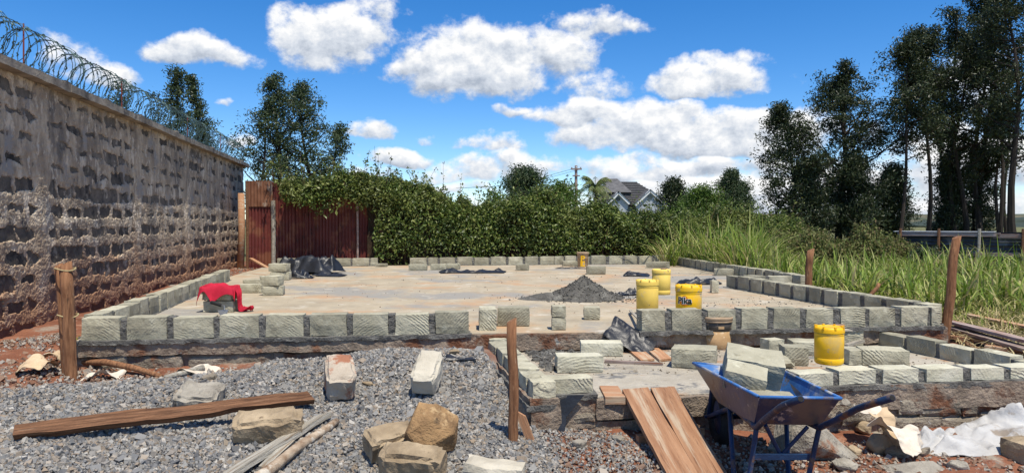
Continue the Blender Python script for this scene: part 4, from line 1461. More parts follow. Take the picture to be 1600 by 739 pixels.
# the stand of tall dark trees at the right
RT = [('leftmost spreading tree of the dark stand with a ragged outer side', 1248, 30.0, 158, [(.10, 1.0), (.3, 1.1), (.55, 1.35), (.75, 1.0), (.92, .6), (1, .2)], .13, 54, 5, 40, (-.35, 0), .06, 1),
      ('full rounded dark tree, second from the left in the stand', 1318, 31.0, 94, [(.12, 1.0), (.3, 1.3), (.55, 1.9), (.75, 1.55), (.92, .95), (1, .3)], .17, 70, 5, 46, (.1, 0), .08, 2),
      ('slim tree with a bare trunk beside the rounded dark tree', 1409, 29.0, 46, [(.3, .6), (.5, 1.1), (.7, 1.35), (.9, .9), (1, .3)], .10, 42, 5, 34, (-.1, 0), .36, 1),
      ('tall tree with a clean straight trunk left of the thick clump', 1449, 30.0, 40, [(.3, .6), (.5, 1.0), (.75, 1.3), (.92, .9), (1, .3)], .12, 42, 5, 38, (.2, 0), .42, 1),
      ('tall leafy tree leading the thick clump at the right', 1494, 31.0, 14, [(.2, .8), (.45, 1.4), (.7, 1.7), (.9, 1.2), (1, .4)], .14, 60, 5, 42, (.1, 0), .22, 2),
      ('tallest tree of the stand, its top above the picture', 1538, 32.0, -30, [(.2, .9), (.45, 1.5), (.7, 1.8), (.9, 1.2), (1, .4)], .15, 62, 5, 42, (-.1, 0), .2, 2),
      ('thick trunked tree at the right edge of the stand', 1590, 28.0, -50, [(.25, .8), (.5, 1.2), (.75, 1.5), (.92, 1.0), (1, .4)], .17, 50, 5, 38, (.05, 0), .28, 1),
      ('leaning tree with a forked trunk near the right edge', 1566, 30.5, 30, [(.2, .5), (.5, .9), (.8, .9), (1, .3)], .11, 34, 5, 30, (-.6, 0), .3, 1)]
for i, (lb, px, d, ty, env, tr, nl, cl, per, ln, st, sm) in enumerate(RT):
    env = [(f, q * (1.30 if i < 2 else 1.15)) for f, q in env]
    tree(lb, gbase(px, d), topz(ty, d) - .3, env, 'leaf_dark', tr, int(nl * 1.0), 5, int(per * 1.35), .135, .20, 60 + i, .75, ln, st + (.06 if i > 1 else 0), group='stand of tall trees at the right', stems=sm)
for i, (lb, px, d, ty, w) in enumerate([('dense dark shrubby tree filling the foot of the rounded tree', 1345, 29.5, 252, 1.2), ('dark shrubby tree under the slim tree, right of the dense one', 1392, 30, 268, .75),
                                        ('dark young tree at the foot of the leftmost spreading tree', 1268, 29.5, 262, .75), ('dark undergrowth tree between the bare trunks', 1478, 31.5, 262, .6),
                                        ('dark undergrowth tree at the foot of the thick clump', 1525, 32.5, 240, .9)]):
    tree(lb, gbase(px, d), topz(ty, d), [(.05, w), (.4, w * 1.05), (.75, w * .7), (1, .15)], 'leaf_dark', .08, 38, 5, 80, .12, .23, 80 + i, .5, (0, 0), .03, group='dark undergrowth trees at the right')
# bare trunks standing between them
for i, (px, d, lean) in enumerate([(1474, 32, .1), (1556, 31, .5), (1578, 33, -.2)]):
    t = tree(['bare thin trunk right of the straight trunked tree', 'slanting bare trunk near the right edge', 'thin far trunk left of the thick one at the right edge'][i], gbase(px, d), topz(120, d),
             [(.5, .4), (.8, .7), (1, .2)], 'leaf_dark', .10, 12, 4, 40, .125, .18, 95 + i, .7, (lean, 0), .55, group='thin trunks in the stand')


def palm(label, base, H, seed):
    r = np.random.default_rng(seed)
    t = empty('palm_tree', base)
    tag(t, label, 'palm')
    m = MB()
    m.tube([(0, 0, 0), (.1, 0, H * .5), (.05, 0, H)], [.22, .16, .14], 8)
    m.build('trunk', MT['bark'], t)
    C, N = [], []
    for k in range(22):
        az = k * 2.4
        el = r.uniform(-.1, 1.2)
        L = r.uniform(1.2, 1.65)
        rib = []
        for j in range(10):
            f = j / 9
            rib.append(Vector((math.cos(az) * L * f * math.cos(el * (1 - .2 * f)), math.sin(az) * L * f * math.cos(el * (1 - .2 * f)), H + L * f * math.sin(el) - .85 * f * f * (1.15 - .3 * el))))
        mm = MB()
        mm.tube(rib, [.03 - .0025 * j for j in range(10)], 4, False)
        side = Vector((-math.sin(az), math.cos(az), 0))
        for j in range(1, 10):
            for q in (0, .33, .66):
                if j + q > 9:
                    continue
                f = min(j + q, 8.99)
                p = rib[int(f)].lerp(rib[min(int(f) + 1, 9)], f - int(f))
                for sg in (-1, 1):
                    tip = p + side * sg * .38 * (1 - .4 * f / 9) + (rib[9] - rib[8]).normalized() * .25 + Vector((0, 0, -.22 + r.normal() * .06))
                    w = (rib[9] - rib[8]).normalized() * .035
                    mm.add([p - w, p + w, tip], [(0, 1, 2)])
        mm.build('frond', MT['palm'], t)
    return t


palm('feathery palm tree rising over the hedge left of the house roof', gbase(930, 55), topz(290, 55) - .3, 5)

# ------------------------------------------------------------------ house behind the hedge
def house():
    d = 95.0
    k = d / FPX
    c = gbase(985, d)
    t = empty('house', (c.x, c.y, .3))
    tag(t, 'pale house with a grey tiled hip roof and two white edged gables', 'house')

    def X(px):
        return (px - 985) * k

    def Z(py):
        return EYE + (352 - py) * k - .3
    w = MB()
    w.box((X(995), 4.5, Z(322) / 2), (X(1046) - X(938), 8.6, Z(322)))
    w.build('wall', MT['house_wall'], t)
    # main hip roof with a raised middle
    r = MB()

    def hip(x0, x1, y0, y1, z0, rx0, rx1, ry, z1):
        r.add([(x0, y0, z0), (x1, y0, z0), (x1, y1, z0), (x0, y1, z0), (rx0, ry, z1), (rx1, ry, z1)], [(0, 1, 5, 4), (1, 2, 5), (2, 3, 4, 5), (3, 0, 4), (0, 3, 2, 1)])
    hip(X(928), X(1051), -.4, 9.6, Z(320), X(962), X(1003), 4.6, Z(281))
    hip(X(940), X(990), 1.2, 8, Z(300), X(957), X(972), 4.5, Z(276))
    rf = r.build('roof', MT['roof_tile'], t)
    # tile courses
    for i in range(13):
        f = (i + .5) / 13
        m = MB()
        z = Z(320) + (Z(281) - Z(320)) * f
        y = -.4 + 5.0 * f
        xa, xb = X(928) + (X(962) - X(928)) * f, X(1051) + (X(1003) - X(1051)) * f
        m.box(((xa + xb) / 2, y - .06, z + .06), (xb - xa - .1, .14, .10))
        m.build('tile_course', MT['roof_tile'], rf)
    for (a, p, b, ya, yp) in ((950, 963, 978, 318, 303), (991, 1012, 1034, 320, 300)):
        m = MB()
        m.add([(X(a), -1.6, Z(ya)), (X(b), -1.6, Z(ya)), (X(p), -1.6, Z(yp)), (X(a), 3, Z(ya)), (X(b), 3, Z(ya)), (X(p), 5, Z(yp))], [(0, 1, 2), (0, 2, 5, 3), (1, 4, 5, 2)])
        m.add([(X(a), -1.58, 0), (X(b), -1.58, 0), (X(b), -1.58, Z(ya)), (X(a), -1.58, Z(ya)), (X(a), .2, 0), (X(b), .2, 0), (X(b), .2, Z(ya)), (X(a), .2, Z(ya))], [(0, 1, 2, 3), (4, 0, 3, 7), (1, 5, 6, 2)])
        gb = m.build('gable', MT['house_wall'], t)
        m = MB()
        for q in (a, b):
            dq = Vector((X(p) - X(q), 0, Z(yp) - Z(ya)))
            n = Vector((-dq.z, 0, dq.x)).normalized()
            if n.z < 0:
                n = -n
            a0 = Vector((X(q), -1.9, Z(ya))) - dq * .12
            a1 = Vector((X(p), -1.9, Z(yp)))
            m.add([a0 - n * .1, a1 - n * .1, a1 + n * .22, a0 + n * .22, a0 - n * .1 + Vector((0, .3, 0)), a1 - n * .1 + Vector((0, .3, 0)), a1 + n * .22 + Vector((0, .3, 0)), a0 + n * .22 + Vector((0, .3, 0))],
                  [(0, 1, 2, 3), (3, 2, 6, 7), (4, 7, 6, 5), (0, 4, 5, 1), (0, 3, 7, 4), (1, 5, 6, 2)])
        m.build('white_fascia', MT['white_paint'], gb)
        m = MB()
        for sg in (-1, 1):
            m.add([(X(p), -2.0, Z(yp) + .25), (X(p), 5, Z(yp) + .25), (X(a if sg < 0 else b) + sg * .5, 3, Z(ya) - .05), (X(a if sg < 0 else b) + sg * .5, -2.0, Z(ya) - .05)], [(0, 1, 2, 3)])
        m.build('gable_roof', MT['roof_tile'], gb)
        m = MB()
        m.lathe([(.28, 0), (.28, .08)], 14, (0, 0, 0))
        o = m.build('gable_vent', MT['glass'], gb, loc=(X(p), -1.62, Z(yp) - .75), rot=(math.radians(90), 0, 0))


house()

# utility pole with wires
m = MB()
up = gbase(900, 48)
t = tag(empty('utility_pole', up), 'thin wooden utility pole beside the palm tree', 'utility pole')
H = topz(259, 48) - up.z
m.tube([(0, 0, 0), (0, 0, H)], [.13, .09], 8)
m.build('pole', MT['wood_grey'], t)
m = MB()
m.box((0, -.12, H - .25), (.75, .09, .1))
m.box((0, -.12, H - .7), (.5, .07, .08))
m.build('cross_arm', MT['wood_grey'], t)
for sx in (-.3, 0, .3):
    m = MB()
    m.lathe([(.02, 0), (.05, .03), (.05, .08), (.02, .12)], 8, (sx, -.12, H - .2))
    m.build('insulator', MT['zinc'], t)
m = MB()
for sx in (-.3, .3):
    m.tube([(sx, 0, H - .25), (sx - 4, 6, H - 1.0), (sx - 9, 14, H - .8)], .012, 4, False)
m.build('wire', MT['rubber'], t)

# far small buildings and hills
for i, (px, d, w, h, roof) in enumerate([(1213, 150, 7, 3.0, 'rust_roof'), (1236, 170, 10, 3.4, 'rust_roof'), (1190, 190, 8, 3.0, 'rust_roof')]):
    b = gbase(px, d)
    t = tag(empty('shed', b), ['small white walled shed with a rusty roof far beyond the grass', 'long rusty roofed shed farthest right beyond the grass', 'rusty roofed shed farthest left beyond the grass'][i], 'shed')
    mm = MB()
    mm.box((0, 0, h / 2 - .4), (w, 6, h - .8))
    mm.build('wall', MT['white_paint'], t)
    mm = MB()
    mm.add([(-w / 2 - .4, -3.5, h - .8), (w / 2 + .4, -3.5, h - .8), (w / 2 + .4, 3.5, h - .8), (-w / 2 - .4, 3.5, h - .8), (-w / 2, 0, h + .6), (w / 2, 0, h + .6)], [(0, 1, 5, 4), (2, 3, 4, 5), (1, 2, 5), (3, 0, 4), (0, 3, 2, 1)])
    mm.build('roof', MT[roof], t)


def ridge(name, y0, x0, x1, prof, mat, seed, rough, depth, label=None):
    xs = np.linspace(x0, x1, 420)
    top = np.interp(xs, *zip(*prof)) + rough * fbm(np.stack([xs * .05, 0 * xs, 0 * xs], -1), 5, seed, .75)
    rows = []
    for j, f in enumerate(np.linspace(0, 1, 14)):
        yj = y0 + depth * f + 14 * fbm(np.stack([xs * .02, 0 * xs + f * 6, 0 * xs], -1), 2, seed + 3)
        zj = (top * math.sin(f * math.pi / 2) ** .8) + (1 - f) * .0 + (rough * .35 * fbm(np.stack([xs * .08, 0 * xs + f * 20, 0 * xs], -1), 4, seed + 9) if 0 < j < 13 else 0)
        rows.append(np.stack([xs, yj, zj + (.3 if j else -3)], -1))
    back = rows[-1].copy()
    back[:, 1] += depth * .5
    back[:, 2] = -5
    V = np.stack(rows + [back], 1)
    return link(name, np_mesh(name, V.reshape(-1, 3), grid_faces(420, 15), True), mat)


tag(ridge('hills', 620, -1100, 1400, [(-1100, 6), (-300, 7), (150, 8), (260, 8), (420, 12), (620, 14), (1400, 15)], MT['hill'], 3, 3.0, 160), kind='structure')
tag(ridge('far_wood', 420, -700, 1000, [(-700, 3), (0, 3.5), (120, 4.5), (165, 6.5), (200, 4.0), (260, 3), (330, 4.8), (1000, 6)], MT['wood_far'], 8, 4.2, 40), 'dark far wood along the horizon beyond the fields', 'wood', kind='stuff')

# ------------------------------------------------------------------ dark iron sheet fence at the right
FA, FB = gbase(1404, 18.0), gbase(1680, 15.2)
fd = (FB - FA).xy
fen = tag(empty('dark_sheet_fence', (FA.x, FA.y, .30), math.atan2(fd.y, fd.x)), 'dark iron sheet fence with timber rails beyond the grass at the right', 'fence')
fl = fd.length
n = 5
for row in range(3):
    for i in range(n):
        if row == 0 and i == 0:
            continue
        w, h = fl / n + .08, .36
        zz = np.linspace(0, h, 40)
        xx = np.linspace(0, w, 6)
        X, Zg = np.meshgrid(xx, zz, indexing='ij')
        Y = .010 * np.sin(Zg / .076 * 2 * math.pi) + .02 * fbm(np.stack([X, Zg * 2, 0 * X + i + row * 9], -1), 2, 4)
        V = np.stack([X, Y, Zg], -1).reshape(-1, 3)
        F = grid_faces(6, 40)
        o = link('sheet', np_mesh('sheet', np.concatenate([V, V + (0, .002, 0)]), np.concatenate([F, F[:, ::-1] + len(V)])), MT['iron_dark'], fen)
        o.location = (i * fl / n - .04, .006 * (i % 2) + .008 * row, .02 + row * .33)
        o.rotation_euler = (0, random.uniform(-.012, .012), 0)
for i, x in enumerate((.05, fl * .26, fl * .50, fl * .74, fl * .98)):
    m = MB()
    m.tube([(x, -.06, -.2), (x + .02, -.06, 1.12)], .035, 7)
    m.build('post', MT['wood_pale' if i == 2 else 'wood_dark'], fen)
for z, a, b in ((.98, 0, .62), (.96, .60, 1), (.52, .45, 1)):
    m = MB()
    m.box((fl * (a + b) / 2, -.035, z), (fl * (b - a), .035, .09))
    m.build('rail', MT['wood_grey'], fen)
m = MB()
m.box((fl * .28, .0, 1.045), (fl * .62, .12, .012), Matrix.Rotation(.08, 3, 'X'))
m.build('ridge_sheet', MT['zinc'], fen)

bush('dark leafy bush growing against the iron sheet fence', gbase(1452, 15.6), .62, .5, .75, 5200, .075, 'leaf_dark', 201)
BU = [('olive bush at the left end of the bush row below the dark trees', 1228, 18.5, .75, 1.25), ('tallest olive bush below the rounded dark tree', 1275, 18.0, .8, 1.28), ('brownish bush in the middle of the bush row', 1322, 17.6, .7, 1.05),
      ('yellow green bush right of the brownish one', 1362, 17.4, .75, 1.30), ('olive bush at the right end of the row by the sheet fence', 1402, 17.6, .55, 1.0)]
for i, (lb, px, d, rx, h) in enumerate(BU):
    bush(lb, gbase(px, d), rx, .8, h, 6500, .075, 'leaf_bush', 210 + i, group='bushes below the dark trees')
bush('green bush at the right end of the hedge behind the tall grass', gbase(1160, 21), 1.3, .9, 1.75, 12000, .085, 'leaf_hedge', 220)
bush('green bush in the hedge line left of the tall grass', gbase(1075, 20.2), 1.1, .8, 1.75, 9000, .085, 'leaf_hedge', 221)


# ------------------------------------------------------------------ grass
def blades(name, B, H, W, lean, mat, seed, label, cat, seg=4, curl=1.0):
    """curved, tapering grass blades: B roots, H lengths, W widths"""
    r = np.random.default_rng(seed)
    n = len(B)
    az = r.uniform(0, 2 * math.pi, n)
    d = np.stack([np.cos(az), np.sin(az), 0 * az], 1)
    side = np.stack([-np.sin(az), np.cos(az), 0 * az], 1)
    V = np.zeros((n, seg + 1, 2, 3))
    for j in range(seg + 1):
        f = j / seg
        out = (lean * (f * .35 + f * f * .8 * curl))[:, None]
        up = (f - (lean * curl * .62) * f ** 2.6)[:, None]
        c = B + d * out * H[:, None] + np.array((0, 0, 1.0)) * up * H[:, None]
        w = W * (1 - f ** 1.6) * (.75 + .5 * f * (1 - f) * 2) + .0008
        V[:, j, 0] = c - side * w[:, None] / 2
        V[:, j, 1] = c + side * w[:, None] / 2
    b = (np.arange(n) * (seg + 1) * 2)[:, None, None]
    f = np.array([[j * 2, j * 2 + 1, j * 2 + 3, j * 2 + 2] for j in range(seg)])[None]
    o = link(name, np_mesh(name, V.reshape(-1, 3), (b + f).reshape(-1, 4), True), mat)
    return tag(o, label, cat, kind='stuff')


r_ = np.random.default_rng(77)
# low grass over the plot at the right
poly = np.array([(J2.x + .25, 10.2), (BR.x + .35, 16.4), (4.4, 19.2), (13.5, 17.6), (16, 13), (12, 8), (7.5, 7.6), (5.1, 7.5), (4.75, 8.0)])
q = scatter_poly(26000, poly, r_)
zz = gh(q[:, 0], q[:, 1])
blades('low_grass', np.column_stack([q, zz - .02]), r_.gamma(5, 1, len(q)) / 5 * .17 + .05, r_.uniform(.010, .026, len(q)), r_.uniform(.15, .95, len(q)), MT['grass_low'], 78, 'yellow green low grass beyond the right side of the slab', 'grass', 3)
q = scatter_poly(12000, poly, r_)
blades('dry_grass', np.column_stack([q, gh(q[:, 0], q[:, 1]) - .01]), r_.uniform(.15, .4, len(q)), r_.uniform(.006, .014, len(q)), r_.uniform(.6, 1.1, len(q)), MT['straw'], 79, 'dry straw coloured grass among the green at the right', 'dry grass', 3)
# tall fodder grass in clumps
CL = []
for k in range(95):                 # the tall stand behind the right back row
    px = r_.uniform(1035, 1215)
    d = r_.uniform(13.2, 18.5)
    CL.append((px, d, 1.05 + .45 * r_.uniform() - .0022 * max(0, px - 1130)))
for k in range(60):
    px = r_.uniform(1060, 1260)
    d = r_.uniform(12.2, 15.5)
    CL.append((px, d, r_.uniform(.55, .95)))
for k in range(90):
    px = r_.uniform(1230, 1440)
    d = r_.uniform(9.8, 15.5)
    CL.append((px, d, r_.uniform(.40, .85)))
for k in range(60):
    px = r_.uniform(1440, 1640)
    d = r_.uniform(8.6, 13.5)
    CL.append((px, d, r_.uniform(.30, .70)))
for k in range(36):
    px = r_.uniform(1430, 1650)
    d = r_.uniform(12.5, 15.0)
    CL.append((px, d, r_.uniform(.6, .95)))
for k in range(50):
    px = r_.uniform(1045, 1200)
    d = r_.uniform(13.5, 18.5)
    CL.append((px, d, r_.uniform(1.1, 1.6)))
for px, d, h in [(1400, 10.5, .75), (1425, 10.2, .7), (1530, 9.6, .72), (1548, 9.8, .68), (1512, 9.9, .8), (1580, 9.4, .66), (1600, 9.8, .7), (1345, 10.8, .62), (1300, 11.5, .65), (1570, 10.2, .62), (1615, 9.2, .75), (1280, 11.6, .7), (1380, 11.6, .68), (1500, 12, .6)]:
    CL.append((px, d, h))
B_, H_, W_, LN = [], [], [], []
for (px, d, h) in CL:
    x = (px - 800) / FPX * d
    if x < (BR.x + (J2.x - BR.x) * (16.5 - d) / 6.2) + .3 and d < 16.6:
        continue
    n = r_.integers(11, 22)
    a = r_.uniform(0, 6.28, n)
    rr = r_.uniform(0, .16, n)
    B_.append(np.column_stack([x + rr * np.cos(a), d + rr * np.sin(a), np.full(n, gz(x, d) - .02)]))
    H_.append(h * r_.uniform(.55, 1.25, n))
    W_.append(r_.uniform(.022, .050, n))
    LN.append(r_.uniform(.12, 1.0, n) ** 1.15)
blades('fodder_grass', np.concatenate(B_), np.concatenate(H_), np.concatenate(W_), np.concatenate(LN), MT['grass'], 80, 'tall bright green fodder grass with arching blades beyond the slab', 'tall grass', 6)
# tufts at the foot of the walls
tf = [(-5.25, 11.9), (-5.2, 12.2), (-4.6, 9.6), (-4.05, 6.6), (-5.5, 13.4)]
tb = np.concatenate([np.column_stack([x + r_.normal(size=16) * .06, y + r_.normal(size=16) * .08, np.full(16, gz(x, y))]) for x, y in tf])
blades('wall_weeds', tb, r_.uniform(.08, .24, len(tb)), r_.uniform(.010, .022, len(tb)), r_.uniform(.2, .9, len(tb)), MT['grass'], 81, 'small green weeds at the foot of the boundary wall', 'weeds', 3)

# ------------------------------------------------------------------ loose blocks
def loose(label, px0, px1, yb, hpx, zb, w=.18, rz=0.0, mat='block', **kw):
    c = P((px0 + px1) / 2, yb, zb)
    k = c.y / FPX
    l, h = (px1 - px0) * k, hpx * k
    return stone_block(label, (c.x, c.y + w / 2, zb), l / max(.6, math.cos(rz)), w, h, rz, mat=mat, **kw)


def stack(labels, px0, px1, yb, hs, zb, w=.18, rzs=(0, 0), offs=(0, 0)):
    c = P((px0 + px1) / 2, yb, zb)
    k = c.y / FPX
    z = zb
    for lb, h, rz, of in zip(labels, hs, rzs, offs):
        stone_block(lb, (c.x + of * k, c.y + w / 2, z), (px1 - px0) * k, w, h * k, rz, group='stacked loose blocks')
        z += h * k + .001


stack(['lower block of the pair under the red cloth', 'upper block of the pair, under the red cloth'], 316, 364, 488, (18, 17), ZS, .20, (.02, -.06), (0, -1))
stack(['lower block of the two block stack at the slab left, nearer one', 'top block of the nearer two block stack at the slab left'], 408, 440, 462, (15, 16), ZS, .20, (.15, -.1), (0, -3))
stack(['lower block of the stack beside the black polythene heap', 'top block of the stack beside the black polythene heap'], 421, 451, 438, (13, 13), ZS, .2, (.05, -.1), (0, -2))
loose('flat block lying left of the nearer two block stack', 371, 408, 458, 14, ZS, .19, .04)
loose('flat block lying behind the flat one at the slab left', 378, 406, 446, 9, ZS, .18, .1)
loose('low block at the left end of the middle back row', 638, 667, 423, 10, ZS, .16)
loose('flat block lying before the back row, left of the flat black sheet, left one', 672, 697, 422, 9, ZS, .2, .03)
loose('flat block lying before the back row, touching the black sheet, right one', 698, 718, 421, 9, ZS, .2, -.1)
loose('lone block before the back row, right of the flat black sheet', 806, 827, 423, 10, ZS, .2, -.06)
loose('low flat block in front of the pale can', 879, 903, 416, 8, ZS, .2, .03)
loose('block lying behind the peak of the mortar heap', 917, 947, 429, 13, ZS, .2, -.05)
loose('long flat block in the back right corner of the slab', 1012, 1047, 419, 10, ZS, .2, -.25)
loose('thin flat block at the end of the short back row', 586, 604, 417, 5, ZS, .2)
loose('low block at the start of the long shaded row', 1119, 1150, 431, 11, ZS, .2, -.25)
loose('small block standing on end beside the twisted black sheet', 1112, 1124, 458, 20, ZS, .12, .02)
stack(['lower stone of the little pair at the slab edge', 'upper stone of the little pair at the slab edge'], 862, 885, 516, (20, 18), ZS, .15, (.0, .03), (0, 0))
loose('lone cube shaped stone on the slab before the mortar heap', 913, 939, 500, 20, ZS, .16, -.06)
# blocks at the end of the left row, beside the step
stone_block('upright block set endwise at the end of the front row', P(761, 519, ZPT + .03) + Vector((0, .17, 0)), .165, .30, .21, .05)
loose('block lying lengthwise right of the upright block', 777, 828, 510, 30, ZS, .17, -.03)
# on the porch
loose('long block on the porch next to the black polythene strip', 908, 975, 557, 22, ZP, .19, -.06, 'block_pale')
loose('long block on the porch in the middle of the three', 869, 943, 583, 27, ZP, .19, .05, 'block_pale')
loose('big block turned cornerwise on the porch before the brown bucket', 1058, 1124, 577, 32, ZP, .24, -.32)
loose('tilted block with broken top left of the stone group on the porch', 1197, 1225, 560, 30, ZP, .15, .25)
loose('cube shaped block in the middle of the stone group on the porch', 1228, 1266, 572, 30, ZP, .2, -.08)
loose('flat block behind the cube shaped one on the porch', 1243, 1288, 556, 22, ZP, .24, -.15)
loose('broken low chunk at the front of the stone group on the porch', 1208, 1246, 577, 16, ZP, .16, .15, amp=.02, chip=.03)
loose('block just right of the yellow bucket on the porch', 1326, 1352, 571, 25, ZP, .2, .02)
loose('large block turned cornerwise right of the yellow bucket', 1356, 1424, 573, 26, ZP, .24, -.22)
loose('block under the wooden float on the porch', 1316, 1349, 541, 24, ZP, .24, .1)
# on the gravel and soil
def ground_block(label, px, py, l, w, h, rz, rx=0.0, ry=0.0, mat='block', sink=.02, **kw):
    c = PG(px, py)
    return stone_block(label, (c.x, c.y, c.z - sink), l, w, h, rz, rx, ry, mat, **kw)


ground_block('pale block with red earth stains lying on the gravel, left of two', 531, 622, .21, .34, .20, .30, .42, .0, 'rock_red', -.06, amp=.020, chip=.045, res=.028)
ground_block('pale block on the gravel with one brown spot, right of two', 668, 612, .19, .34, .16, -.08, .50, .05, 'rock_white', -.07, amp=.016, chip=.035, res=.028)
ground_block('tan block lying on the gravel beside the bleached timber', 421, 690, .40, .20, .165, .20, .28, -.03, 'rock_tan', -.02, amp=.022, chip=.05, res=.028)
ground_block('tan block leaning under the ochre rock', 612, 712, .30, .20, .17, .55, .30, -.10, 'rock_tan', 0, amp=.022, chip=.05, res=.028)
ground_block('tan block in front of the ochre rock at the picture foot', 645, 748, .36, .18, .17, -.18, .3, .05, 'rock_tan', -.01, amp=.022, chip=.05, res=.028)
ground_block('grey chunk half buried in gravel behind the long dark board', 312, 634, .30, .28, .13, .12, .25, .03, 'rock_grey', .0, amp=.026, chip=.05, res=.028)
ground_block('pale chunk in the gravel at the picture foot near the round stake', 772, 748, .34, .18, .10, -.1, 0, .1, 'rock_white', 0, amp=.012, chip=.025)
ground_block('brown block at the right edge beside the white sheet', 1602, 722, .18, .2, .16, .2, 0, 0, 'rock_tan', .02, amp=.012, chip=.02)


def rock(label, c, dims, mat, seed, rz=0.0, rx=0.0, ry=0.0, n=22, name='rock', cat='rock', power=4.0):
    r = np.random.default_rng(seed)
    d = r.normal(size=(n, 3))
    d /= (np.abs(d) ** power).sum(1)[:, None] ** (1 / power)
    d *= r.uniform(.82, 1.0, (n, 1))
    bm = bmesh.new()
    for v in d * np.array(dims) / 2:
        bm.verts.new(v)
    res = bmesh.ops.convex_hull(bm, input=bm.verts)
    bmesh.ops.delete(bm, geom=list({g for g in res['geom_interior'] + res['geom_unused'] if isinstance(g, bmesh.types.BMVert)}), context='VERTS')
    bmesh.ops.bevel(bm, geom=bm.edges[:], offset=min(dims) * .045, segments=1, affect='EDGES')
    bmesh.ops.triangulate(bm, faces=bm.faces[:])
    bmesh.ops.subdivide_edges(bm, edges=bm.edges[:], cuts=1)
    co = np.array([v.co[:] for v in bm.verts])
    k = 2.2 / max(dims)
    o = np.stack([fbm(co * k * 2 + seed, 4, seed), fbm(co * k * 2 + 9, 4, seed + 1), fbm(co * k * 2 + 23, 4, seed + 2)], -1) * max(dims) * .035
    for v, q in zip(bm.verts, o):
        v.co += Vector(q)
    me = bpy.data.meshes.new(name)
    bm.to_mesh(me)
    bm.free()
    ob = link(name, me, MT[mat])
    ob.rotation_euler = (rx, ry, rz)
    ob.location = c
    return tag(ob, label, cat)


g = PG(676, 716)
rock('big ochre rock leaning on tan blocks at the picture foot', (g.x, g.y, g.z + .15), (.33, .17, .36), 'rock_orange', 3, .1, -.55, .35, 20)
g = PG(1290, 720)
rock('large flat topped boulder behind the wheelbarrow legs', (g.x + .02, g.y + .10, g.z + .10), (.62, .44, .30), 'rock_grey', 5, -.12, -.30, .10, 18, power=7)
g = PG(1345, 668)
rock('grey rock between the wheelbarrow handle and the folded paper', (g.x, g.y + .05, g.z + .10), (.30, .2, .17), 'rock_grey', 8, .2, -.2, .15)
g = PG(1381, 712)
rock('small brown rock to the right of the big boulder', (g.x, g.y + .05, g.z + .06), (.15, .15, .15), 'rock_tan', 11, .3)
g = PG(1334, 690)
rock('fist sized stone lying on the big boulder', (g.x, g.y + .12, g.z + .23), (.09, .07, .05), 'rock_grey', 12, .5)
g = PG(573, 606)
rock('small tan chip lying on the gravel between the two pale blocks', (g.x, g.y, g.z + .03), (.10, .08, .04), 'rock_tan', 13, .4)
g = PG(710, 560)
rock('small tan stone on the black scrap by the porch corner', (g.x, g.y, g.z + .05), (.09, .07, .06), 'rock_tan', 14, .4)
g = PG(328, 596)
rock('small red brown clod beside the cream bag paper', (g.x, g.y, g.z + .03), (.12, .09, .06), 'rubble', 15, .4)
g = PG(1125, 690)
rock('grey rubble stone behind the wheelbarrow wheel', (g.x + .2, g.y + .4, g.z + .05), (.25, .2, .14), 'rock_grey', 16, .4)
g = PG(1430, 735)
rock('low grey stone in the soil before the white sheet', (g.x, g.y, g.z + .0), (.5, .25, .1), 'rock_grey', 17, .2)
for i, (px, py, s, lb) in enumerate([(925, 668, .16, 'grey rubble lump left of the ramp, nearer the porch'), (905, 700, .12, 'grey rubble lump left of the ramp, nearer the picture foot'), (965, 690, .10, 'small rubble lump beside the ramp edge'),
                                     (1150, 625, .12, 'rubble lump between ramp and wheelbarrow wheel'), (1215, 705, .14, 'rubble lump between the wheelbarrow legs'), (1500, 735, .14, 'rubble lump at the foot of the white sheet'), (1320, 735, .16, 'red earth lump in front of the big boulder')]):
    g = PG(px, py)
    rock(lb, (g.x, g.y, g.z + s * .2), (s, s * .8, s * .55), 'rock_grey', 40 + i, i)


RUB = [(1318, 660, .15, 'grey rubble stone just under the end of the right blue handle'), (1352, 676, .13, 'tan rubble stone behind the fist sized stone on the boulder'), (1402, 716, .13, 'rough brown rubble stone under the folded pale paper'),
       (1418, 700, .10, 'small grey rubble stone right of the folded pale paper'), (1338, 712, .10, 'little tan stone at the right foot of the big boulder'), (1450, 716, .10, 'small brown rubble stone at the left tip of the white sheet'),
       (1236, 676, .14, 'grey rubble stone seen below the wheelbarrow tray'), (1262, 662, .11, 'tan rubble stone right behind the wheelbarrow tray')]
for i, (px, py, s, lb) in enumerate(RUB):
    g = PG(px, py)
    rock(lb, (g.x, g.y + .03, g.z + s * .25), (s * 1.15, s * .85, s * .7), ('rock_grey', 'rock_tan', 'rubble')[i % 3], 140 + i, i * 1.3)['group'] = 'rubble below the porch front'


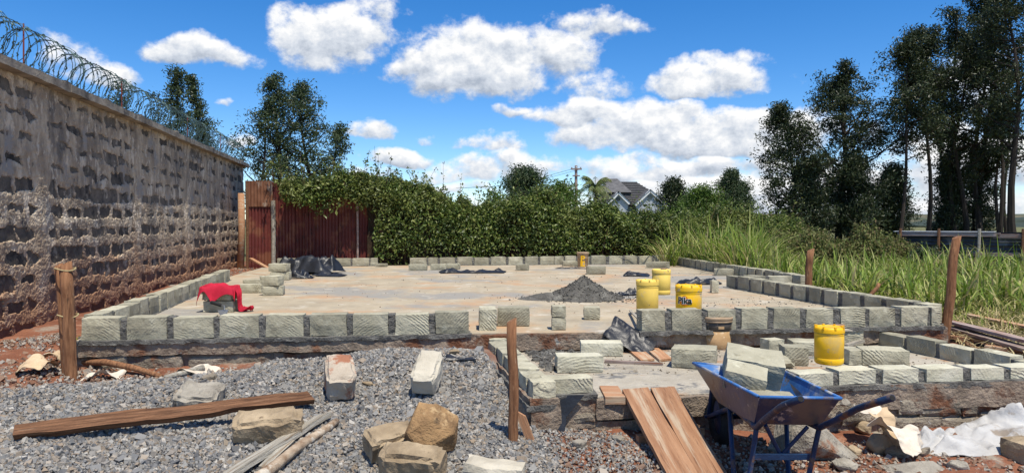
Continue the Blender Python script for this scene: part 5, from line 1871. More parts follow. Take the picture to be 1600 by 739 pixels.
# ------------------------------------------------------------------ timber
MT['pole_pale'] = M('peeling_bark', [(.20, .125, .075, 1), (.46, .37, .27, 1)], scale=6, stretch=(3, 3, 3), bump=.7, bscale=14, spots=[((.50, .45, .37, 1), 4, .55, .64)], bdist=.01)
def plank(label, a, b, w, t, mat, roll=0.0, name='plank', cat='plank', group=None, bend=.0, seed=0, parent=None, ragged=.0):
    """board from a to b; local x runs along the grain"""
    a, b = Vector(a), Vector(b)
    d = b - a
    L = d.length
    V, F = rough_box(L, w, t, .07, .004, 500 + seed, 6)
    V[:, 1] += bend * .5 * np.sin(V[:, 0] / L * 3.1) + ragged * fbm(np.stack([V[:, 0] * 5, np.sign(V[:, 1]) * 3, 0 * V[:, 0]], -1), 3, seed)
    V[:, 2] -= bend * (1 - (2 * V[:, 0] / L) ** 2)
    V[:, 0] += np.where(V[:, 0] > L * .47, .03 * np.sin(V[:, 1] * 90 / (w / .1)), 0)
    o = link(name, np_mesh(name, V, F), MT[mat], parent)
    x = d.normalized()
    y = Vector((0, 0, 1)).cross(x).normalized()
    z = x.cross(y)
    R = Matrix((x, y, z)).transposed().to_4x4() @ Matrix.Rotation(roll, 4, 'X')
    o.rotation_euler = R.to_euler()
    o.location = (a + b) / 2
    if label:
        tag(o, label, cat, group)
    return o


a, b = PG(22, 694), PG(482, 646)
plank('long dark bark edged board lying across the gravel at the left', a + Vector((0, 0, .07)), b + Vector((0, .02, .11)), .085, .05, 'wood_dark', .7, 'timber_board', 'board', seed=1, ragged=.02)
a, b = PG(335, 775), PG(505, 664)
plank('bleached split plank on the gravel, left of the bark covered pole', a + Vector((-.02, 0, .05)), b + Vector((.0, 0, .06)), .085, .035, 'wood_pale', -.2, seed=2, ragged=.012)
m = MB()
a, b = PG(392, 765), PG(524, 668)
pts = [a.lerp(b, f) + Vector((.01 * math.sin(f * 9), .008 * math.cos(f * 7), .04)) for f in np.linspace(0, 1, 9)]
m.tube(pts, [.033, .034, .032, .031, .031, .030, .028, .026, .023], 9)
tag(m.build('bark_pole', MT['pole_pale'], smooth=True), 'thin bark pole lying beside the bleached plank', 'pole')
a, b = PG(395, 745), PG(445, 703)
plank('short splinter between the bleached plank and the pole', a + Vector((.05, 0, .05)), b + Vector((.03, 0, .05)), .04, .02, 'wood_pale', .3, seed=3)

# ramp of two boards up to the porch
ramp = empty('plank_ramp', P(1015, 607, ZP))
tag(ramp, 'orange timber ramp of split boards leading up to the porch', 'ramp')
T = [(P(972, 609, .395), P(1046, 752, .10)), (P(1017, 608, .397), P(1094, 752, .10)), (P(1042, 606, .396), P(1126, 752, .10))]
wid = [.185, .13, .06]
for i, ((a, b), w) in enumerate(zip(T, wid)):
    a = a + Vector((w / 2, .0, 0))
    b = b + Vector((w / 2 - .0, 0, 0))
    e = b + (b - a) * .18
    o = plank(None, a, e, w - .006, .032, 'wood_ramp', .03 * (1 - i), 'board', seed=10 + i, parent=None, ragged=.006, bend=.012)
    o.parent = ramp
    o.matrix_parent_inverse = Matrix.Translation(-ramp.location)
c = P(957, 625, .34)
V, F = rough_box(.13, .32, .05, .05, .004, 71)
o = link('timber_offcut', np_mesh('timber_offcut', V, F), MT['wood_orange'])
o.location = (c.x + .01, c.y + .10, .352)
tag(o, 'short orange timber bearer under the top of the ramp', 'timber offcut')
c = PG(1012, 697)
plank('short orange batten end poking out under the ramp', c + Vector((-.06, .02, .04)), c + Vector((.35, .12, .06)), .05, .05, 'wood_orange', name='batten', cat='batten', seed=73)
plank('first reddish board lying on the porch by the black strip', P(978, 534, ZP + .012), P(1012, 563, ZP + .012), .13, .018, 'wood_orange', seed=74)
plank('second reddish board lying on the porch beside the first', P(1003, 532, ZP + .014), P(1040, 562, ZP + .014), .12, .018, 'wood_orange', seed=75)
plank('grey batten lying flat across the middle of the porch', P(945, 564, ZP + .012), P(1030, 568, ZP + .012), .045, .02, 'wood_grey', seed=76)
plank('thin pale lath sticking up left of the front right block row', P(985, 485, ZS + .04), P(1000, 500, ZS + .10), .03, .012, 'wood_pale', seed=77)
plank('round bit of pale timber lying on the porch near the right row', P(1322, 540, ZP + .05), P(1346, 533, ZP + .06), .035, .03, 'wood_pale', seed=78)

# plank pile at the right
PILE = [('grey plank on top of the pile at the right edge, uppermost', (1482, 502), (1640, 541), .13, 'wood_grey', .16), ('reddish plank across the back of the pile at the right', (1510, 492), (1640, 518), .11, 'wood_orange', .09),
        ('grey plank under the uppermost one in the pile at the right', (1486, 512), (1640, 556), .12, 'wood_grey', .10), ('long reddish plank low in the pile at the right', (1484, 527), (1600, 541), .10, 'wood_orange', .04),
        ('orange plank at the front of the pile near the porch row', (1540, 543), (1650, 556), .10, 'wood_orange', .06), ('short red board lying flat at the pile front', (1520, 556), (1570, 548), .12, 'wood_orange', .03),
        ('thin brown batten behind the leaning stake', (1474, 520), (1530, 548), .06, 'wood_dark', .03), ('pale batten crossing the pile at the right edge', (1530, 566), (1640, 572), .07, 'wood_pale', .04)]
for i, (lb, pa, pb, w, mt, dz) in enumerate(PILE):
    a, b = PG(*pa, dz), PG(*pb, dz)
    plank(lb, a + Vector((0, 0, .012 * i * .2)), b, w, .03, mt, .05 * (i % 3 - 1), seed=90 + i, group='planks piled at the right')
q = scatter_poly(900, np.array([PG(a, b).xy for a, b in [(1480, 500), (1640, 500), (1660, 600), (1560, 566), (1478, 535)]]), np.random.default_rng(3))
blades('wood_litter', np.column_stack([q, gh(q[:, 0], q[:, 1]) + .02]), np.random.default_rng(4).uniform(.05, .22, 900), np.random.default_rng(5).uniform(.006, .02, 900), np.full(900, 1.0), MT['straw'], 99, 'dry leaves and chips among the planks at the right', 'litter', 3)

# board and sticks by the wall end
plank('orange plank leaning on the red soil before the iron sheets', D(392, 404, 16.6), D(424, 422, 16.0), .09, .035, 'wood_orange', seed=111)
plank('thin batten lying on the red soil left of the block stack', D(392, 428, 14.2), D(420, 431, 13.6), .06, .025, 'wood_orange', seed=112)


def stake(label, base, top, r0, r1, mat='pole', seed=0, name='stake', cat='stake', slant=True):
    m = MB()
    base, top = Vector(base), Vector(top)
    n = 7
    pts = [base.lerp(top, i / (n - 1)) + Vector((.006 * math.sin(i * 1.7 + seed), .005 * math.cos(i * 2.1 + seed), 0)) for i in range(n)]
    m.tube(pts, [r0 + (r1 - r0) * i / (n - 1) for i in range(n)], 12)
    if slant:                          # obliquely hacked top
        for i in range(len(m.v) - 12, len(m.v)):
            v = Vector(m.v[i])
            m.v[i] = (v.x, v.y, v.z + (v.x - top.x) * .55)
    o = m.build(name, MT[mat], smooth=False)
    for p in o.data.polygons:
        p.use_smooth = len(p.vertices) == 4
    return tag(o, label, cat) if label else o


g = PG(113, 588)
t = tag(empty('paired_stake', g), 'pair of brown poles tied together standing at the left front corner', 'stake')
for (b, tp, r) in (((0, 0, -.25), D(103, 413, g.y) - g, .047), ((-.06, .05, -.25), D(92, 414, g.y + .05) - g, .032)):
    o = stake(None, b, tp, r * 1.05, r, 'pole', 1, 'pole')
    o.parent = t
zt = D(103, 421, g.y).z - g.z
for zz in (zt, zt - .37):
    m = MB()
    cx = (D(103, 413, g.y) - g).x * (zz / (zt + .02))
    m.tube([(cx - .02 + .075 * math.cos(a), .02 + .065 * math.sin(a), zz + .01 * math.sin(a * 2)) for a in np.linspace(0, 6.283, 20)], .006, 5)
    m.build('tie_wire', MT['straw'], t)
g = PG(804, 690)
stake('round brown stake standing in the gravel in front of the porch', (g.x, g.y, g.z - .2), D(800, 500, g.y), .032, .031, 'pole', 2)
plank('short orange wedge leaning against the round stake', g + Vector((.10, .02, .0)), g + Vector((.035, .03, .17)), .05, .025, 'wood_orange', 1.57, seed=120, name='wedge', cat='wedge')
g = Vector((D(1475, 536, 6.95).x, 6.95, .25))
stake('tall leaning brown stake beside the plank pile at the right', g, D(1494, 371, 6.95), .047, .04, 'pole', 3)
g = Vector((D(1261, 445, 10.1).x, 10.1, .35))
stake('low brown stake at the edge of the tall grass', g, D(1266, 391, 10.1), .05, .05, 'pole', 4)
stake('broken stick standing in the grass behind the right front row', D(1352, 462, 8.6) - Vector((0, 0, .1)), D(1374, 443, 8.6), .022, .022, 'pole', 6, 'stick', 'stick', False)
m = MB()
a, b = PG(120, 572), PG(252, 592)
m.tube([a + Vector((0, 0, .03)), a.lerp(b, .35) + Vector((0, 0, .07)), a.lerp(b, .7) + Vector((0, .02, .05)), b + Vector((0, 0, .02))], [.02, .028, .026, .02], 8)
tag(m.build('branch', MT['pole'], smooth=True), 'crooked peeled branch lying at the foot of the front row', 'branch')
m = MB()
a, b = PG(258, 596), PG(318, 584)
m.tube([a + Vector((0, 0, .03)), b + Vector((0, 0, .05))], [.022, .03], 8)
tag(m.build('stick', MT['wood_pale'], smooth=True), 'short pale stick lying against the cream bag paper', 'stick')


# ------------------------------------------------------------------ sheets, paper, cloth
def crumple(label, c, lx, ly, rz, amp, mat, seed, name, cat, freq=4.0, base=.012, tilt=(0, 0), res=46, ridge=1.0, group=None, shape=None):
    nx, ny = res, max(14, int(res * ly / lx))
    U, Vv = np.meshgrid(np.linspace(-1, 1, nx), np.linspace(-1, 1, ny), indexing='ij')
    pt = np.stack([U * lx * .5, Vv * ly * .5, 0 * U + seed], -1)
    # irregular outline
    X = U * lx / 2 * (1 + .16 * fbm(np.stack([Vv * 1.6, 0 * U + seed, 0 * U], -1), 3, seed))
    Y = Vv * ly / 2 * (1 + .28 * fbm(np.stack([U * 1.8, 0 * U + seed + 4, 0 * U], -1), 3, seed + 1))
    rd = (1 - np.abs(fbm(pt * freq, 3, seed + 2))) ** 3
    h = amp * (ridge * rd * (.6 + .8 * fbm(pt * freq * .4, 2, seed + 3)) + .35 * fbm(pt * freq * 2.6, 3, seed + 5))
    edge = np.minimum(1, (1 - np.maximum(np.abs(U), np.abs(Vv))) * 4 + .15)
    h = np.maximum(h * edge, 0)
    if shape is not None:
        h = h + shape(U, Vv)
    X = X + .35 * amp * fbm(pt * freq * 1.2 + 7, 3, seed + 6)
    Y = Y + .35 * amp * fbm(pt * freq * 1.2 + 17, 3, seed + 7)
    Zz = base + h + tilt[0] * U + tilt[1] * Vv
    n = nx * ny
    V = np.stack([X, Y, Zz], -1).reshape(-1, 3)
    F = grid_faces(nx, ny)
    V2 = V - np.array((0, 0, .003))
    o = link(name, np_mesh(name, np.concatenate([V, V2]), np.concatenate([F, F[:, ::-1] + n]), True), MT[mat])
    o.location = c
    o.rotation_euler = (0, 0, rz)
    return tag(o, label, cat, group)


BPL = 'black polythene sheet'
crumple('big crumpled heap of black polythene before the maroon sheets', P(474, 428, ZS) + Vector((.05, .25, 0)), 1.25, .75, -.35, .34, 'black', 1, 'black_sheet', 'plastic sheet', 2.2, ridge=1.25)
crumple('tail of black polythene spreading right from the big heap', P(505, 432, ZS) + Vector((.1, .1, 0)), .62, .30, -.3, .12, 'black', 2, 'black_sheet', 'plastic sheet', 4)
crumple('low roll of black polythene lying in front of the big heap', P(468, 435, ZS), .55, .25, .05, .16, 'black', 12, 'black_sheet', 'plastic sheet', 4)
crumple('flat crumpled black sheet on the slab in front of the middle back row', P(738, 427, ZS) + Vector((0, .2, 0)), 1.28, .5, .04, .15, 'black', 3, 'black_sheet', 'plastic sheet', 3.2)
crumple('folded blue black sheet behind the yellow buckets', P(997, 432, ZS) + Vector((0, .1, 0)), .50, .30, -.25, .20, 'black', 4, 'black_sheet', 'plastic sheet', 2.5)
crumple('scrap of black sheet at the right foot of the mortar heap', P(985, 461, ZS), .28, .2, .4, .10, 'black', 5, 'black_sheet', 'plastic sheet', 4)
crumple('long twisted black sheet in front of the shaded block row', P(1096, 445, ZS) + Vector((0, .1, 0)), .68, .22, .22, .17, 'black', 6, 'black_sheet', 'plastic sheet', 4.2)
crumple('thin strip of black sheet lying before the pale can', P(895, 420, ZS), .75, .10, -.15, .05, 'black', 7, 'black_sheet', 'plastic sheet', 5)
crumple('black polythene strip hanging from the slab edge onto the porch', P(985, 530, .47), .42, .24, -.55, .10, 'black', 8, 'black_sheet', 'plastic sheet', 4, tilt=(-.10, .07))
crumple('small black scrap in the gravel at the inner corner of the porch', PG(720, 566) + Vector((0, 0, .02)), .26, .12, .1, .05, 'black', 9, 'black_sheet', 'plastic sheet', 6)
m = MB()
s = plan_px(PF0, PR1, 872)
c = PF0 + (PR1 - PF0).normalized() * s
m.add([(c.x - .10, c.y - .03, .395), (c.x + .17, c.y - .035, .40), (c.x + .05, c.y - .06, .26), (c.x + .035, c.y - .10, .14), (c.x - .03, c.y - .09, .16), (c.x + .0, c.y - .055, .29)], [(0, 5, 2, 1), (5, 4, 3, 2)])
tag(m.build('black_flap', MT['black']), 'black polythene flap hanging down the front of the porch', 'plastic sheet')
crumple('white woven sheet spread over the soil at the right front', PG(1535, 706) + Vector((.06, .12, 0)), .95, .46, .14, .17, 'white_sheet', 21, 'white_sheet', 'plastic sheet', 5.0, res=80, shape=lambda U, V: .09 * sstep(-.6, .9, U) * sstep(-1, .6, V))
# stiff arched bag paper
def arch(label, a, b, w, h, mat, seed, name='bag_paper', cat='bag paper', twist=0.0):
    a, b = Vector(a), Vector(b)
    d = (b - a)
    sd = Vector((-d.y, d.x, 0)).normalized()
    n, k = 36, 18
    V = []
    for i in range(n):
        f = i / (n - 1)
        for j in range(k):
            g = j / (k - 1) - .5
            p = a + d * f + sd * g * w * (1 + .25 * math.sin(f * 5 + seed)) + Vector((0, 0, h * math.sin(f * math.pi) ** .7 + twist * g * math.sin(f * 6.3 + seed)))
            V.append(p[:])
    V = np.array(V)
    V += .045 * np.stack([fbm(V * 9, 4, seed), fbm(V * 9 + 5, 3, seed + 1), fbm(V * 9 + 9, 3, seed + 2)], -1)
    c = V.mean(0)
    F = grid_faces(n, k)
    o = link(name, np_mesh(name, np.concatenate([V - c, V - c - (0, 0, .003)]), np.concatenate([F, F[:, ::-1] + n * k])), MT[mat])
    o.location = c
    return tag(o, label, cat)


g = PG(1395, 712)
arch('pale stiff bag paper folded over the rocks, lower flap', D(1366, 660, g.y + .05), D(1436, 706, g.y - .12), .24, .06, 'paper_white', 3, twist=.1)
arch('pale bag paper lying on the rocks beside the blue handle', D(1333, 646, g.y + .30), D(1384, 647, g.y + .22), .16, .04, 'paper_white', 5)
arch('brown bag paper hanging between the two pale pieces', D(1372, 640, g.y + .16), D(1402, 704, g.y + .02), .14, .02, 'paper', 8)
g = PG(62, 584)
arch('tan cement bag paper lying on red soil at the left', D(22, 586, g.y - .1), D(92, 570, g.y + .1), .24, .07, 'paper', 11, twist=.08)
arch('small tan paper scrap behind the paired poles', D(62, 562, g.y + .35), D(100, 560, g.y + .35), .14, .05, 'paper', 12)
g = PG(165, 594)
arch('white paper scrap at the gravel edge right of the paired poles', D(125, 597, g.y), D(190, 584, g.y + .1), .14, .04, 'paper_white', 14, twist=.05)
g = PG(300, 588)
arch('cream bag paper lying at the foot of the front row', D(268, 590, g.y), D(345, 582, g.y + .1), .16, .05, 'paper_white', 16, twist=.06)


def red_cloth():
    c = P(340, 488, ZS)
    k = c.y / FPX
    x0, x1 = (-27) * k, (24) * k
    zt = 35 * k + .004
    y = .10
    path = [(x0 - .035, zt - .05), (x0 - .02, zt + .012), (x0 + .03, zt + .03), (x0 + .10, zt + .04), (x0 + .18, zt + .036), (x0 + .27, zt + .03), (x1 + .005, zt + .018), (x1 + .04, zt - .05),
            (x1 + .05, zt - .14), (x1 + .055, .06), (x1 + .075, .028), (x1 + .12, .03), (x1 + .17, .045), (x1 + .185, .02)]
    wd = [.16, .24, .29, .31, .31, .29, .24, .15, .10, .10, .13, .14, .12, .06]
    n, kk = 90, 26
    f = np.linspace(0, len(path) - 1, n)
    X = np.interp(f, range(len(path)), [p[0] for p in path])
    Z = np.interp(f, range(len(path)), [p[1] for p in path])
    W = np.interp(f, range(len(path)), wd)
    g = np.linspace(-.5, .5, kk)
    Xg = X[:, None] + 0 * g
    Yg = y - .02 + W[:, None] * g
    drop = np.maximum(0, np.abs(g)[None] - .36 + .05 * np.sin(f[:, None] * 2.1)) * .75 * (f[:, None] < 6.5)
    Zg = Z[:, None] - drop + 0 * g
    pt = np.stack([Xg * 1, Yg, Zg], -1)
    fold = .020 * np.sin(g[None] * 16 + f[:, None] * 1.4 + 3 * fbm(pt * 5, 2, 3)) + .022 * fbm(pt * 11, 3, 4) + .008 * np.abs(fbm(pt * 34, 2, 5))
    V = np.stack([Xg + fold * .5, Yg, np.maximum(Zg + fold, .008)], -1).reshape(-1, 3)
    F = grid_faces(n, kk)
    o = link('red_cloth', np_mesh('red_cloth', np.concatenate([V, V - (0, 0, .004)]), np.concatenate([F, F[:, ::-1] + n * kk]), True), MT['red_cloth'])
    o.location = (c.x, c.y, ZS)
    tag(o, 'bright red cloth draped over a pair of blocks, its tail on the slab', 'cloth')


red_cloth()

# trowel on the front row
c = P(348, 489, ZT)
t = tag(empty('trowel', (c.x, c.y + .04, ZT + .012)), 'steel trowel with dark handle resting on the front row below the red cloth', 'trowel')
m = MB()
m.tube([(-.13, .03, .075), (-.07, .01, .065), (-.03, 0, .05)], [.016, .019, .014], 8)
m.build('handle', MT['rubber'], t, smooth=True)
m = MB()
m.tube([(-.03, 0, .05), (.0, -.01, .05), (.01, -.02, .01)], .006, 6)
m.build('shank', MT['steel'], t)
m = MB()
m.add([(-.05, -.03, .012), (.02, .035, .012), (.045, -.05, -.005), (.02, -.12, -.035), (-.05, -.03, .008), (.02, .035, .008), (.045, -.05, -.009), (.02, -.12, -.039)],
      [(0, 3, 2, 1), (4, 5, 6, 7), (0, 4, 7, 3), (1, 2, 6, 5), (2, 3, 7, 6), (0, 1, 5, 4)])
m.build('blade', MT['steel'], t)

# wooden float
c = P(1327, 519, ZP + .155)
t = tag(empty('plastering_float', (c.x - .09, c.y + .06, ZP + .155), .1), 'wooden plastering float with a handle lying on a block on the porch', 'float')
m = MB()
m.box((0, 0, .01), (.26, .10, .014))
m.build('board', MT['wood_pale'], t, bevel=.002)
m = MB()
m.box((-.04, 0, .03), (.018, .024, .03))
m.box((.06, 0, .03), (.018, .024, .03))
m.box((.01, 0, .052), (.13, .03, .022))
m.build('handle', MT['wood_orange'], t, bevel=.003)


# mortar heap on the slab
def heap():
    c = P(918, 472, ZS)
    n = 110
    U, V = np.meshgrid(np.linspace(-.92, .85, n), np.linspace(-.62, .62, n), indexing='ij')
    rr = np.hypot(U / .55, V / .48)
    pt = np.stack([U, V, 0 * U], -1)
    h = .31 * np.clip(1 - rr * (1 + .25 * fbm(pt * 3, 3, 8)), 0, 1) ** 1.0
    h2 = .10 * np.clip(1 - np.hypot((U + .52) / .42, (V + .05) / .28), 0, 1)
    h = np.maximum(h, h2) + .02 * np.exp(-rr) * 0
    lump = .035 * fbm(pt * 5, 4, 3) + .014 * np.abs(fbm(pt * 21, 3, 6))
    Z = h + lump * np.clip(h / .06, 0, 1) - .012
    me = np_mesh('mortar_heap', np.stack([U, V, Z], -1).reshape(-1, 3), grid_faces(n, n), True)
    o = link('mortar_heap', me, MT['heap'])
    o.location = (c.x, c.y + .45, ZS)
    tag(o, 'heap of dark grey mixed mortar on the slab', 'mortar heap')
    r = np.random.default_rng(9)
    q = r.normal(size=(1100, 2)) * np.array((.36, .24))
    rr = np.hypot(q[:, 0] / .55, q[:, 1] / .48)
    z = .31 * np.clip(1 - rr * (1 + .25 * fbm(np.column_stack([q, 0 * rr]) * 3, 3, 8)), 0, 1) + .035 * fbm(np.column_stack([q, 0 * rr]) * 5, 4, 3) * (rr < .85)
    z = np.maximum(z, .006)
    s = link('crumbs', stones_mesh('crumbs', np.column_stack([q, z - .002]), r.gamma(2, 1, 1100) / 2 * .0045 + .002, 4), MT['heap'], o)
    tag(s, kind='stuff')


heap()


# ------------------------------------------------------------------ buckets
def wrap_text(txt, size, R, z, ang, mat, parent, name='lettering', bold=.0, lift=.0015):
    cu = bpy.data.curves.new('t', 'FONT')
    cu.body = txt
    cu.size = size
    cu.align_x = 'CENTER'
    cu.align_y = 'CENTER'
    cu.offset = bold
    cu.extrude = .0006
    ob = bpy.data.objects.new('t', cu)
    COL.objects.link(ob)
    bpy.context.view_layer.update()
    dg = bpy.context.evaluated_depsgraph_get()
    me = bpy.data.meshes.new_from_object(ob.evaluated_get(dg))
    bpy.data.objects.remove(ob)
    me.materials.clear()
    bm = bmesh.new()
    bm.from_mesh(me)
    for v in bm.verts:
        a = ang + v.co.x / R
        rr = R + lift + v.co.z
        v.co = Vector((rr * math.cos(a), rr * math.sin(a), z + v.co.y))
    bm.to_mesh(me)
    bm.free()
    return link(name, me, MT[mat], parent)


def wrap_patch(R, a0, a1, z0, z1, mat, parent, name='label_patch', lift=.0008, prof=None):
    n = 18
    V, F = [], []
    for i in range(n + 1):
        f = i / n
        a = a0 + (a1 - a0) * f
        lo, hi = (z0, z1) if prof is None else prof(f)
        for zz in (lo, hi):
            V.append(((R + lift) * math.cos(a), (R + lift) * math.sin(a), zz))
    for i in range(n):
        F.append((i * 2, i * 2 + 2, i * 2 + 3, i * 2 + 1))
    m = MB()
    m.add(V, F)
    return m.build(name, MT[mat], parent)


def yellow_bucket(label, c, R, H, mat, lid=True, print_=False, hole=False):
    t = tag(empty('yellow_bucket', c), label, 'bucket', 'yellow plastic buckets')
    m = MB()
    m.lathe([(R * .90, 0), (R * .985, .012), (R * .99, H * .16), (R * .975, H * .165), (R * .975, H * .175), (R * .99, H * .18), (R, H * .72), (R * .99, H * .725), (R * .99, H * .735), (R * 1.0, H * .74), (R, H * .80)], 40)
    m.build('body', MT[mat], t, smooth=True)
    m = MB()
    m.lathe([(R * 1.03, H * .80), (R * 1.035, H * .88), (R * 1.0, H * .925), (R * .93, H * .945), (R * .90, H * .93), (R * .2, H * .935), (0.001, H * .935)], 40, caps=False)
    m.build('lid', MT[mat], t, smooth=True)
    m = MB()
    pts = [((R * 1.05) * math.cos(a), (R * 1.05) * math.sin(a), H * .78 - .05 * abs(math.sin(a)) * H / .3) for a in np.linspace(math.pi, 2 * math.pi, 15)]
    if hole:
        m = MB()
        m.lathe([(R * .30, 0), (R * .34, .012), (R * .28, .016)], 18, (R * .25, 0, H * .935))
        m.build('spout_cap', MT['bucket_lid'], t)
    else:
        m = MB()
        for a in np.linspace(0, 6.28, 9)[:-1]:
            m.box((R * .96 * math.cos(a), R * .96 * math.sin(a), H * .935), (.02, .012, .018), Matrix.Rotation(a, 3, 'Z'))
        m.build('lid_tab', MT[mat], t)
    if print_:
        aim = math.atan2(-c[1], -c[0]) - .16
        wrap_patch(R, aim - .62, aim + .30, H * .22, H * .5, 'print_orange', t, prof=lambda f: (H * (.52 - .06 * math.sin(f * math.pi)), H * (.58 + .13 * math.sin(f * math.pi) ** 1.5)))
        wrap_text('Pika', .088, R, H * .58, aim - .16, 'print_white', t, 'lettering_outline', bold=.006, lift=.0014)
        wrap_text('Pika', .088, R, H * .58, aim - .16, 'print', t, bold=.002, lift=.003)
    return t


c = D(1076, 462, 6.98)
yellow_bucket('bright yellow bucket with dark lettering, nearest the front right row', (c.x, 6.98, ZS), .127, .40, 'yellow', print_=True)
c = D(1011.5, 462, 7.6)
yellow_bucket('dull yellow bucket at the right foot of the mortar heap', (c.x, 7.6, ZS), .118, .405, 'yellow_old')
c = P(1036, 461, ZS)
yellow_bucket('dull yellow container standing farthest back of the three on the slab', (c.x, c.y + .12, ZS), .128, .375, 'yellow_old', hole=True)
c = P(1305, 572, ZPT + .002)
yellow_bucket('orange yellow bucket standing on the porch front row', (c.x, c.y + .10, ZPT + .004), .101, .285, 'yellow')

c = P(1125, 546, ZP)
t = tag(empty('brown_bucket', (c.x, c.y + .1, ZP)), 'dirty brown bucket with black band and loose lid on the porch', 'bucket')
R, H = .135, .30
m = MB()
m.lathe([(R * .91, 0), (R * .93, .004), (R * .96, H * .55)], 36)
m.build('body', MT['bucket_tan'], t, smooth=True)
m = MB()
m.lathe([(R * .961, H * .55), (R * .985, H * .86)], 36)
m.build('black_band', MT['bucket_black'], t, smooth=True)
wrap_patch(R * .975, -1.75, -1.35, H * .64, H * .72, 'bucket_tan', t, 'sticker')
m = MB()
m.lathe([(R * 1.01, H * .82), (R * 1.04, H * .83), (R * 1.04, H * .87), (R * 1.0, H * .875), (R * 1.06, H * .90), (R * 1.07, H * .97), (R * 1.03, H * .985), (R * .98, H * .965), (R * .5, H * .975), (.001, H * .975)], 36, caps=False)
m.build('lid', MT['bucket_lid'], t, smooth=True)

c = P(911.5, 417.5, ZS)
t = tag(empty('pale_can', (c.x, c.y + .12, ZS)), 'pale dusty can with a yellow print standing before the back row', 'can')
R, H = .135, .345
m = MB()
m.lathe([(R * .86, 0), (R * .87, .004), (R * .95, H * .84), (R * 1.05, H * .845), (R * 1.08, H * .98), (R * 1.04, H), (R * .98, H * .97), (R * .93, H * .6)], 32, caps=False)
m.build('body', MT['bucket_lid'], t, smooth=True)
aim = math.atan2(-c.y, -c.x)
wrap_patch(R * .955, aim - .45, aim + .35, H * .05, H * .42, 'yellow', t, 'print_patch', .002)
wrap_text('P', .20, R * .955, H * .55, aim - .05, 'yellow', t, 'printed_letter', .006, .003)


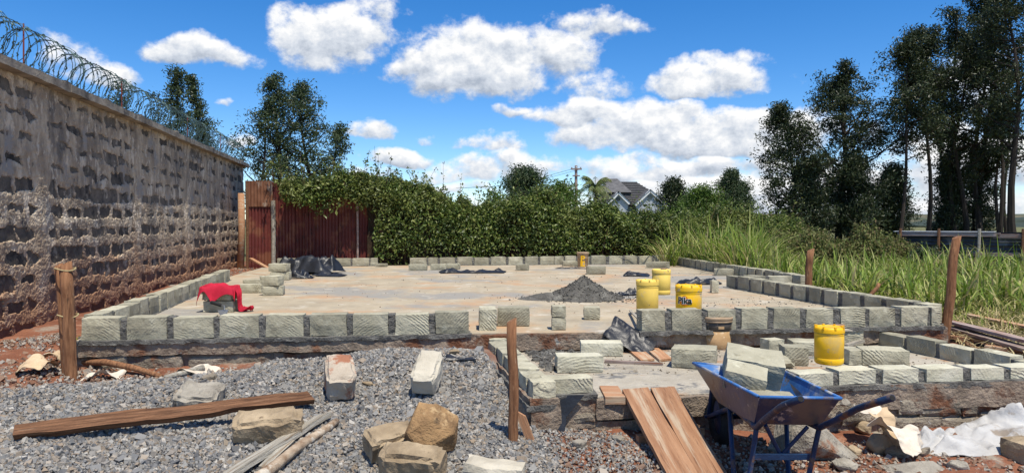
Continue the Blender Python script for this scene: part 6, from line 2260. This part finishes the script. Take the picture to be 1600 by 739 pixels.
# ------------------------------------------------------------------ wheelbarrow
def wheelbarrow():
    g0 = Vector((1.38, 3.85, .07))
    t = tag(empty('wheelbarrow', g0), 'blue metal wheelbarrow loaded with blocks at the right front', 'wheelbarrow')

    def L(px, py, d):
        return D(px, py, d * 1.03) - g0
    RL, RR = L(1187, 620, 3.52), L(1314, 622, 3.52)
    NL, NR = L(1083, 567, 4.38), L(1219, 577, 4.38)
    bRL, bRR = L(1178, 662, 3.62), L(1282, 664, 3.62)
    bNL, bNR = L(1122, 628, 4.12), L(1222, 632, 4.12)
    m = MB()
    outer = [RL, RR, NR, NL, bRL, bRR, bNR, bNL]
    n = 8

    def quad(a, b, c, d):
        vs, fs = [], []
        for i in range(n + 1):
            for j in range(n + 1):
                u, v = i / n, j / n
                vs.append(a.lerp(b, u).lerp(d.lerp(c, u), v))
        for i in range(n):
            for j in range(n):
                fs.append((i * (n + 1) + j, (i + 1) * (n + 1) + j, (i + 1) * (n + 1) + j + 1, i * (n + 1) + j + 1))
        m.add(vs, fs)
    quad(bRL, bRR, RR, RL)
    quad(bNR, bNL, NL, NR)
    quad(bNL, bRL, RL, NL)
    quad(bRR, bNR, NR, RR)
    quad(bNL, bNR, bRR, bRL)
    me_o = m.build('tray', MT['blue'], t)
    bm = bmesh.new()
    bm.from_mesh(me_o.data)
    bmesh.ops.remove_doubles(bm, verts=bm.verts, dist=.0005)
    bmesh.ops.recalc_face_normals(bm, faces=bm.faces)
    bm.to_mesh(me_o.data)
    bm.free()
    # inner lining of scuffed paint in the sunlit blue, just inside the shell
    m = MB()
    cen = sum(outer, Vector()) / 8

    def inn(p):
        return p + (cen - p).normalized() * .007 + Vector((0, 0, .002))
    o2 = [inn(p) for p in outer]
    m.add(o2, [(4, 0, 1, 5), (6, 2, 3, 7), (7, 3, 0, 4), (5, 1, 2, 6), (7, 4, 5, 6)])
    m.build('tray_inside', MT['blue_lit'], t)
    m = MB()
    m.tube([NL, RL.lerp(NL, .02)], .009, 8)
    m.tube([RL, RR], .009, 8)
    m.tube([RR, NR], .009, 8)
    m.tube([NR, NL], .009, 8)
    m.build('rim', MT['blue_lit'], t, smooth=True)  # rim drawn in the sunlit copy of the blue
    # handles and frame rails
    ax = Vector((1.345, 4.53, .265)) - g0
    for s, pts in ((-1, [ax + Vector((-.075, 0, 0)), L(1134, 640, 4.15), L(1150, 640, 3.95), L(1182, 668, 3.58), L(1196, 654, 3.40), L(1222, 634, 3.20), L(1251, 623, 3.02)]),
                   (1, [ax + Vector((.075, 0, 0)), L(1222, 645, 4.12), L(1246, 652, 3.9), L(1280, 668, 3.58), L(1304, 657, 3.40), L(1342, 637, 3.22), L(1394, 621, 3.00)])):
        mm = MB()
        # soften the corners
        sm = [pts[0]]
        for i in range(1, len(pts) - 1):
            a, b, c = pts[i - 1], pts[i], pts[i + 1]
            for f in (-.22, -.08, .08, .22):
                q = b.lerp(a, -f) if f < 0 else b.lerp(c, f)
                sm.append(q.lerp(b, .15))
        sm.append(pts[-1])
        mm.tube(sm, .0165, 12, True)
        h = mm.build('handle_rail', MT['rust_blue'], t, smooth=True)
        e = pts[-1]
        dd = (pts[-1] - pts[-2]).normalized()
        mm = MB()
        mm.tube([e - dd * .003, e + dd * .0015], .0125, 12)
        mm.build('mouth_shade_disc', MT['rubber'], h)  # solid dark disc painted in for the shade inside the open tube
    # legs: a bent tube on each side and a cross bar
    for s, xs, xf in ((-1, 1182, 1166), (1, 1280, 1256)):
        mm = MB()
        a = L(xs, 668, 3.58)
        f1 = L(xf, 790, 3.55)
        f1.z = .012
        f2 = f1 + Vector((.0, .20, 0))
        top2 = (L(1140, 640, 4.02) if s < 0 else L(1228, 648, 4.02))
        mm.tube([a, f1, f2, top2], .0135, 10)
        mm.build('leg', MT['rust_blue'], t)
    mm = MB()
    z = .20
    mm.box(((L(1176, 700, 3.62).x + L(1272, 700, 3.62).x) / 2, -.12, z), (.34, .018, .03))
    mm.tube([L(1196, 664, 3.60), Vector((.06, -.10, z))], .011, 8)
    mm.tube([L(1262, 666, 3.60), Vector((.06, -.10, z))], .011, 8)
    mm.build('cross_bar', MT['rust_blue'], t)
    mm = MB()
    mm.tube([ax + Vector((-.075, 0, 0)), L(1112, 604, 4.28)], .012, 8)
    mm.tube([ax + Vector((.075, 0, 0)), L(1205, 612, 4.28)], .012, 8)
    mm.tube([ax + Vector((-.10, 0, 0)), ax + Vector((.10, 0, 0))], .010, 8)
    mm.build('axle_bracket', MT['rust_blue'], t)
    # wheel
    w = empty('wheel', ax)
    w.parent = t
    mm = MB()
    ring = []
    R, r = .148, .045
    n1, n2 = 40, 12
    vs, fs = [], []
    for i in range(n1):
        a = 2 * math.pi * i / n1
        for j in range(n2):
            b = 2 * math.pi * j / n2
            q = R + r * math.cos(b) * (1 + (.05 if i % 2 and abs(math.cos(b)) > .5 else 0))
            vs.append((r * .85 * math.sin(b), q * math.cos(a), q * math.sin(a)))
    for i in range(n1):
        for j in range(n2):
            fs.append((i * n2 + j, ((i + 1) % n1) * n2 + j, ((i + 1) % n1) * n2 + (j + 1) % n2, i * n2 + (j + 1) % n2))
    mm.add(vs, fs)
    mm.build('tyre', MT['rubber'], w, smooth=True)
    mm = MB()
    mm.lathe([(.02, -.03), (.03, -.03), (.11, -.012), (.112, .012), (.03, .03), (.02, .03)], 24)
    mm.build('rim', MT['rust_blue'], w, rot=(0, math.radians(90), 0))
    return t


wheelbarrow()


def barrow_block(label, px, py, d, l, w, h, rz, rx, ry):
    c = D(px, py, d * 1.03)
    o = stone_block(label, (c.x, c.y, c.z - h / 2), l, w, h, rz, rx, ry, 'block', group='blocks in the wheelbarrow')
    return o


barrow_block('large block lying on top of the load in the wheelbarrow', 1176, 574, 4.20, .34, .24, .19, -.24, .27, .14)
barrow_block('block tilted against the left side of the wheelbarrow tray', 1164, 590, 3.98, .24, .18, .12, -.30, .24, .20)
barrow_block('block deep in the wheelbarrow tray, mostly below the rim', 1206, 630, 3.80, .26, .2, .10, -.05, .06, .05)
